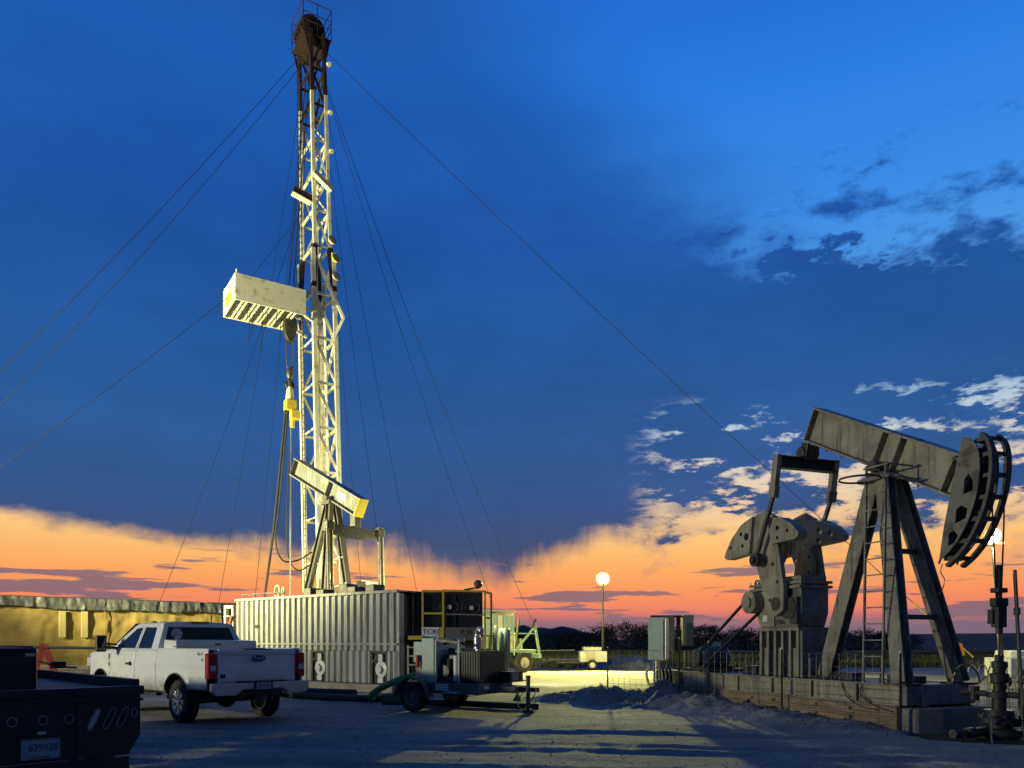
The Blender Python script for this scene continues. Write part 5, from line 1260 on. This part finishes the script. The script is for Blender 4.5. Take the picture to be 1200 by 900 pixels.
# inner hull so no light leaks
B().b2((.08, -.84, .62), (2.2, .84, .98)).build('bed_floor', 'black', pk)
B().b2((2.0, -.90, .55), (4.55, .90, 1.30)).build('cab_floor', 'black', pk)
B().b2((4.4, -.72, .45), (5.9, .72, 1.15)).build('engine_bay', 'black', pk)
B().b2((-.02, -.40, .46), (5.8, -.28, .62)).build('chassis_rail', 'black', pk); B().b2((-.02, .28, .46), (5.8, .40, .62)).build('chassis_rail', 'black', pk)
B().tube((XR, -.75, .43), (XR, .75, .43), .09, 10).build('rear_axle', 'black', pk)
B().lathe([(0, -.16), (.12, -.15), (.19, -.06), (.19, .06), (.12, .15), (0, .16)], (XR, 0, .43), (1, 0, 0), 14).build('differential', 'black', pk, smooth=True)
B().tube((.0, -.62, .50), (1.0, -.55, .55), .045, 8).build('exhaust_pipe', 'steel', pk)
for s_ in (1, -1):
    B().b2((.10, s_ * .80, 1.40), (2.24, s_ * .955, 1.432)).build('bed_rail', 'carwhite', pk, bevel=.012)
    B().b2((.10, s_ * .80, .98), (2.24, s_ * .835, 1.399)).build('bed_wall', 'carwhite', pk)
B().b2((2.205, -.90, .9), (2.25, .90, 1.40)).build('bed_headboard', 'carwhite', pk)
# tailgate
tg = B(); tg.prism([(.045, .80), (.09, .80), (.09, 1.425), (.03, 1.425), (.012, 1.39), (.03, 1.32), (.05, 1.30), (.05, 1.12), (.035, 1.10), (.035, .84)], (0, .80, 0), (1, 0, 0), (0, 0, 1), 1.60)
tgo = tg.build('tailgate', 'carwhite', pk, bevel=.006)
B().b2((.020, -.30, 1.385), (.040, .30, 1.428)).build('tailgate_cap', 'black', tgo, bevel=.006)
B().b2((.027, .66, .88), (.034, .76, .96)).build('tailgate_sticker', 'badge', tgo)
b = B(); b.prism([(.14 * math.cos(6.2832 * i / 28), .058 * math.sin(6.2832 * i / 28)) for i in range(28)], (.016, 0, 1.245), (0, -1, 0), (0, 0, 1), .022); b.build('badge', 'badge', tgo)
b = B(); b.path([(.008, -.142 * math.cos(6.2832 * i / 28), 1.245 + .06 * math.sin(6.2832 * i / 28)) for i in range(29)], .006, 5); b.build('badge_ring', 'chrome', tgo)
text('badge_script', 'Ford', .085, 'decalwhite', tgo, (-.0078, 0, 1.247), (0, -1, 0), (0, 0, 1), .001, 1.2)
# tail lamps
for s_ in (1, -1):
    b = B(); b.prism([(.02, .86), (.20, .86), (.24, 1.1), (.20, 1.36), (.02, 1.36)], (0, s_ * (.90 if s_ > 0 else .90) + (.115 if s_ > 0 else .0) - (.0 if s_ > 0 else -.0), 0), (1, 0, 0), (0, 0, 1), .18 if s_ > 0 else .115)
    b = B(); y_a, y_b = s_ * .825, s_ * 1.004
    b.b2((-.005, min(y_a, y_b), .87), (.16, max(y_a, y_b), 1.35)); tl = b.build('tail_light', 'redlens', pk, bevel=.03)
    B().b2((-.012, min(s_ * .86, s_ * .97), 1.02), (.01, max(s_ * .86, s_ * .97), 1.12)).build('reverse_lens', 'clearlens', tl, bevel=.005)
    B().b2((-.010, min(s_ * .84, s_ * .99), .90), (.01, max(s_ * .84, s_ * .99), .99)).build('lower_lens', 'redlens', tl, bevel=.005)
# rear bumper with step and plate
bp = B(); bp.prism([(1.0, .80), (1.0, .64), (.93, .57), (.52, .57), (.40, .66), (-.40, .66), (-.52, .57), (-.93, .57), (-1.0, .64), (-1.0, .80)], (-.16, 0, 0), (0, 1, 0), (0, 0, 1), .15)
bpo = bp.build('rear_bumper', 'alu', pk, bevel=.025)
B().b2((-.155, -.5, .802), (-.02, .5, .82)).build('bumper_step', 'black', bpo, bevel=.005)
B().b2((-.10, -.42, .54), (-.03, .42, .655)).build('bumper_valance', 'black', bpo)
B().b2((-.176, -.19, .655), (-.164, .19, .805)).build('plate_frame', 'black', bpo)
B().b2((-.184, -.152, .665), (-.177, .152, .795)).build('license_plate', 'plate', bpo)
text('plate_text', '45-3795', .075, 'ink', bpo, (-.1855, 0, .73), (0, -1, 0), (0, 0, 1), .001, .9)
b = B(); b.b2((-.22, -.045, .46), (.2, .045, .54)); b.torus((-.2, -.12, .47), (1, 0, 0), .05, .012, 12, 5); b.torus((-.2, .12, .47), (1, 0, 0), .05, .012, 12, 5); b.build('tow_hitch', 'steel', bpo)
# hood, cowl, front
b = B(); b.grid(lambda u, v: (4.60 + 1.42 * u, -.90 + 1.80 * v, 1.375 - .10 * u ** 1.8 + .045 * (1 - ((v - .5) * 2) ** 4) - (.10 * max(0, (u - .85) / .15) ** 2)), 14, 14); b.build('hood', 'carwhite', pk, smooth=True, solid=.02)
B().b2((5.98, -.92, .62), (6.10, .92, 1.22)).build('grille', 'black', pk, bevel=.03)
for s_ in (1, -1): B().b2((5.90, min(s_ * .62, s_ * .95), .98), (6.12, max(s_ * .62, s_ * .95), 1.20)).build('headlight', 'clearlens', pk, bevel=.03)
B().b2((5.98, -1.0, .48), (6.20, 1.0, .70)).build('front_bumper', 'alu', pk, bevel=.04)
# cab upper: sloping sides with window openings
def slope_frame(s_):
    p0 = V(0, s_ * .945, 1.385); p1 = V(0, s_ * .735, 1.935); d = (p1 - p0); return p0, d.normalized(), d.length
outer_w = [(2.28, 0), (4.74, 0), (4.62, .06), (3.86, .52), (3.70, .575), (3.0, .59), (2.46, .575), (2.40, .53)]
w_rear = [(2.60, .055), (3.26, .055), (3.26, .515), (2.70, .51)]
w_front = [(3.40, .055), (4.40, .055), (4.28, .12), (3.70, .49), (3.40, .515)]
for s_ in (1, -1):
    p0, d, L_ = slope_frame(s_)
    U = V(1, 0, 0); nrm = U.cross(d)
    off = p0 - nrm * (.045 if s_ < 0 else .0) if False else p0
    th = .04 * (1 if (nrm.y * s_) < 0 else -1)
    B().prism(outer_w, p0, U, d, th, [w_rear, w_front]).build('cab_side', 'carwhite', pk, bevel=.008, fix=True)
    inn = p0 - V(0, s_ * .022, 0)
    B().prism([(2.5, .02), (3.32, .02), (3.32, .55), (2.6, .55)], inn, U, d, th * .2, []).build('rear_side_window', 'glass', pk, fix=True)
    B().prism([(3.33, .02), (4.55, .02), (3.75, .55), (3.33, .55)], inn, U, d, th * .2, []).build('side_window', 'glass', pk, fix=True)
    B().bar(p0 + U * 3.33 + d * .03 + V(0, s_ * .004, 0), p0 + U * 3.33 + d * .54 + V(0, s_ * .004, 0), .05, .010, (0, s_, 0)).build('window_post', 'carwhite', pk)
    b = B(); b.bar(p0 + U * 2.6 + d * .045 + V(0, s_ * .006, 0), p0 + U * 4.42 + d * .045 + V(0, s_ * .006, 0), .02, .012, (0, 0, 1)); b.build('belt_moulding', 'black', pk)
# roof
def roof_pt(u, v):
    y = -.77 + 1.54 * v; x = 2.42 + 1.42 * u; e = abs(v - .5) * 2
    z = 1.955 + .035 * (1 - e ** 2.2) - .05 * max(0, (e - .86) / .14) ** 2 - .030 * max(0, (u - .8) / .2) ** 2 - .02 * max(0, (.12 - u) / .12) ** 2
    return (x, y, z)
B().grid(roof_pt, 16, 24).build('roof', 'carwhite', pk, smooth=True, solid=.03)
for y in (-.42, -.20, .0, .20, .42):
    B().b2((3.62, y - .05, 1.975), (3.74, y + .05, 2.01)).build('clearance_light', 'amber', pk, bevel=.01)
B().b2((2.40, -.20, 1.945), (2.47, .20, 1.985)).build('stop_lamp', 'redlens', pk, bevel=.01)
# back of cab with wide window
p0 = V(2.285, 0, 1.385); d = V(.15, 0, .555); L_ = d.length; d.normalize()
B().prism([(-.945, 0), (.945, 0), (.74, .575), (-.74, .575)], p0, (0, 1, 0), d, .04, [[(-.80, .05), (.80, .05), (.665, .50), (-.665, .50)]]).build('cab_back', 'carwhite', pk, bevel=.006, fix=True)
B().prism([(-.86, .02), (.86, .02), (.70, .54), (-.70, .54)], p0 + V(.03, 0, 0), (0, 1, 0), d, .01).build('rear_window', 'glass', pk, fix=True)
B().b2((2.262, -.935, .9), (2.31, .935, 1.39)).build('cab_back_panel', 'carwhite', pk)
# windscreen
p0 = V(4.74, 0, 1.385); d = V(-.90, 0, .56); L_ = d.length; d.normalize()
B().prism([(-.93, 0), (.93, 0), (.74, L_), (-.74, L_)], p0, (0, 1, 0), d, .01).build('windscreen', 'glass', pk, fix=True)
# door mirrors
for s_ in (1, -1):
    mo = B().b2((4.28, min(s_ * 1.16, s_ * 1.38), 1.34), (4.40, max(s_ * 1.16, s_ * 1.38), 1.70)).build('mirror', 'black', pk, bevel=.04)
    B().b2((4.274, min(s_ * 1.18, s_ * 1.36), 1.37), (4.279, max(s_ * 1.18, s_ * 1.36), 1.66)).build('mirror_glass', 'glass', mo)
    b = B(); b.bar((4.36, s_ * .94, 1.42), (4.36, s_ * 1.18, 1.44), .10, .06); b.bar((4.36, s_ * .94, 1.50), (4.36, s_ * 1.18, 1.52), .06, .04); b.build('mirror_arm', 'black', mo, bevel=.01)
# tool box across the bed, lamps on the near corner
tbx = B(); tbx.prism([(1.62, 1.20), (2.17, 1.20), (2.17, 1.56), (2.14, 1.60), (1.62, 1.58)], (0, .86, 0), (1, 0, 0), (0, 0, 1), 1.72)
tbo = tbx.build('tool_box', 'carwhite', pk, bevel=.008)
B().b2((1.60, -.92, 1.455), (1.625, .92, 1.475)).build('tool_box_lip', 'alu', tbo); B().b2((1.605, -.06, 1.49), (1.618, .06, 1.52)).build('tool_box_latch', 'black', tbo)
for y in (.70, .52):
    b = B(); b.lathe([(0, -.08), (.09, -.06), (.11, .03), (0, .04)], (1.95, y, 1.72), (-1, .3, 0), 12); b.tube((1.95, y, 1.58), (1.95, y, 1.64), .03, 6); b.build('work_lamp', 'black' if y < .6 else 'chrome', tbo, smooth=True)
# decals
text('side_decal', '4x4', .10, 'decal', pk, (.40, yw(.4, 1.33) + .004, 1.33), (-1, 0, 0), (0, -.12, 1), .001, 1.5)
text('side_decal', 'F250', .07, 'decal', pk, (.26, yw(.3, 1.2) + .006, 1.22), (-1, 0, 0), (0, 0, 1), .001, .6)
# wheels
for xa in (XR, XF):
    for s_ in (1, -1):
        yy = s_ * .86
        w = B().lathe([(.255, -.12), (.36, -.135), (.395, -.12), (.41, -.07), (.41, .07), (.395, .12), (.36, .135), (.255, .12)][::-1], (xa, yy, .41), (0, 1, 0), 40).build('wheel', 'rubber', pk, smooth=True, fix=True)
        b = B()
        for i in range(36):
            a = 6.2832 * i / 36; q = .06 if i % 2 else -.06
            ct, st_ = math.cos(a), math.sin(a)
            b.box((xa + .408 * ct, yy + q, .41 + .408 * st_), (.022, .10, .045), Matrix.Rotation(-a, 3, 'Y'))
        b.build('tread', 'rubber', w)
        B().lathe([(.262, .13), (.262, -.12), (.235, -.12), (.225, .02), (.24, .115), (.255, .13)], (xa, yy, .41), (0, s_, 0), 32).build('rim', 'alu', w, smooth=True, fix=True)
        b = B()
        for i in range(8):
            a = 6.2832 * i / 8
            for da in (-.16, .16):
                b.bar((xa + .07 * math.cos(a), yy + s_ * .095, .41 + .07 * math.sin(a)), (xa + .235 * math.cos(a + da), yy + s_ * .105, .41 + .235 * math.sin(a + da)), .035, .03, (0, 1, 0))
        b.build('spokes', 'alu', w, bevel=.004)
        B().lathe([(0, .13), (.05, .13), (.075, .10), (.075, .05), (0, .05)], (xa, yy, .41), (0, s_, 0), 18).build('hub_cap', 'chrome', w, smooth=True, fix=True)
        B().tube((xa, yy - .04, .41), (xa, yy + .03, .41), .22, 24).build('brake_disc', 'black', w)

# ================================================================ BLACK FLATBED TRUCK, lower left
fx, fy = -.70, .714
fb = thing('flatbed_truck', 'black flatbed truck parked at the lower left corner', 'flatbed truck', (-4.25, 6.92, 0), math.atan2(fy, fx))
HB = .86
# tail panel polygon (y to the left, z up) with clipped lower corners
tp = [(-HB, .66), (-HB + .11, .47), (HB - .11, .47), (HB, .66), (HB, 1.045), (-HB, 1.045)]
tail = B().prism(tp, (0, 0, 0), (0, 1, 0), (0, 0, 1), .10).build('tail_panel', 'blackgloss', fb, bevel=.008)
B().b2((-.015, -HB - .02, .985), (.09, HB + .02, 1.01)).build('tail_rim', 'blackgloss', fb, bevel=.006)
B().b2((-.02, -HB - .03, 1.047), (.12, HB + .03, 1.13)).build('deck_edge', 'blackgloss', fb, bevel=.01)
for y in (.30, -.31): B().b2((-.03, y - .02, .48), (-.001, y + .02, .98)).build('tail_rib', 'blackgloss', tail)
def ringed(cy, cz, ry, rz_, sl, lens):
    pts = []
    n = 26
    for i in range(n + 1):
        a = 6.2832 * i / n; yy = ry * math.cos(a); zz = rz_ * math.copysign(abs(math.sin(a)) ** .75, math.sin(a)); pts.append((-.006, cy + yy + sl * zz, cz + zz))
    B().path(pts, .008, 5).build('lamp_ring', 'greypaint', tail)
    B().prism([(p[1], p[2]) for p in pts[:-1]], (-.003, 0, 0), (0, 1, 0), (0, 0, 1), .002).build('marker_lamp', lens, tail)
for y in (.22, -.02, -.23): ringed(y, .85, .036, .040, 0, 'blackgloss')
for k, y in enumerate((-.44, -.575, -.69)): ringed(y, .83, .030, .10, -.42, ('clearlens', 'blackgloss', 'blackgloss')[k])
ringed(-.80, .87, .026, .040, 0, 'blackgloss')
B().b2((-.03, -.04, .725), (-.004, .03, .75)).build('plate_lamp', 'clearlens', tail, bevel=.005)
B().b2((-.012, -.155, .505), (-.003, .155, .685)).build('license_plate', 'plate', tail, bevel=.003)
B().path([(-.014, -.155, .505), (-.014, .155, .505), (-.014, .155, .685), (-.014, -.155, .685), (-.014, -.155, .505)], .006, 4).build('plate_frame', 'greypaint', tail)
text('plate_text', '639938', .095, 'ink', tail, (-.0135, -.02, .605), (0, -1, 0), (0, 0, 1), .001, .82)
text('plate_state', 'Wyoming', .035, 'ink', tail, (-.0135, -.0, .525), (0, -1, 0), (0, 0, 1), .001)
B().b2((-.05, -HB + .12, .28), (.08, HB - .12, .455)).build('step_bumper', 'blackgloss', fb, bevel=.01)
# bed and side rails
B().b2((.12, -HB, 1.03), (4.2, HB, 1.09)).build('bed_deck', 'black', fb)
for y in (-HB, HB): B().b2((.12, y - .03, 1.09), (4.2, y + .03, 1.19)).build('side_rail', 'blackgloss', fb, bevel=.008)
B().b2((.3, -.5, .55), (9.0, -.35, .85)).build('chassis_rail', 'black', fb); B().b2((.3, .35, .55), (9.0, .5, .85)).build('chassis_rail', 'black', fb)
B().b2((.55, -.10, 1.092), (1.3, .80, 1.50)).build('deck_box', 'blackgloss', fb, bevel=.015)
B().b2((.545, -.08, 1.42), (.56, .0, 1.45)).build('box_latch', 'alu', fb)
B().bar((1.44, -.02, 1.12), (1.44, .30, 2.1), .10).build('stake_post', 'blackgloss', fb)
B().spath([(.95, -.11, 1.44), (1.15, -.25, 1.36), (1.5, -.55, 1.29), (1.62, -.72, 1.27)], .012, 5).build('tie_strap', 'black', fb)
b = B(); b.box((1.45, -.50, 1.31), (.22, .10, .07)); b.build('strap_ratchet', 'black', fb)
B().b2((4.15, -.86, 1.16), (4.25, .86, 1.5)).build('headboard', 'black', fb)
B().prism([(6.8, .7), (9.3, .7), (9.3, 1.15), (8.7, 1.25), (8.4, 1.55), (6.8, 1.58)], (0, .95, 0), (1, 0, 0), (0, 0, 1), 1.9).build('cab', 'blackgloss', fb, bevel=.06)
for xx, yy in ((1.1, .72), (1.1, -.72), (8.2, .85), (8.2, -.85)):
    w = B().lathe([(.24, -.12), (.36, -.13), (.41, -.08), (.41, .08), (.36, .13), (.24, .12)][::-1], (xx, yy, .41), (0, 1, 0), 28).build('wheel', 'rubber', fb, smooth=True, fix=True)
    B().lathe([(0, .05), (.1, .05), (.2, .03), (.25, .12), (.25, -.1), (0, -.1)], (xx, yy, .41), (0, -1 if yy < 0 else 1, 0), 20).build('rim', 'alu', w, smooth=True, fix=True)

# ================================================================ ADDED SHADE TANK left of the yard (out of frame, put in to shade the foreground)
ft2 = thing('shade_tank', 'long ribbed steel tank added out of view to shade the foreground', 'tank', (-12.6, 6.3, 0), R(90))
B().b2((-4.3, -1.2, .35), (4.3, 1.2, 2.9)).build('tank_body', 'tanksteel', ft2, bevel=.03)
for i in range(11):
    for y in (-1.2, 1.2): B().b2((-4.1 + .8 * i, y - .06, .36), (-4.0 + .8 * i, y + .06, 2.85)).build('tank_rib', 'tanksteel', ft2)
B().b2((-4.4, -1.1, .0), (4.4, 1.1, .34)).build('tank_skid', 'steel', ft2)
for i in range(3): B().lathe([(0, .12), (.3, .12), (.32, .0)], (-2.6 + 2.6 * i, 0, 2.9), (0, 0, 1), 18).build('roof_hatch', 'steel', ft2)
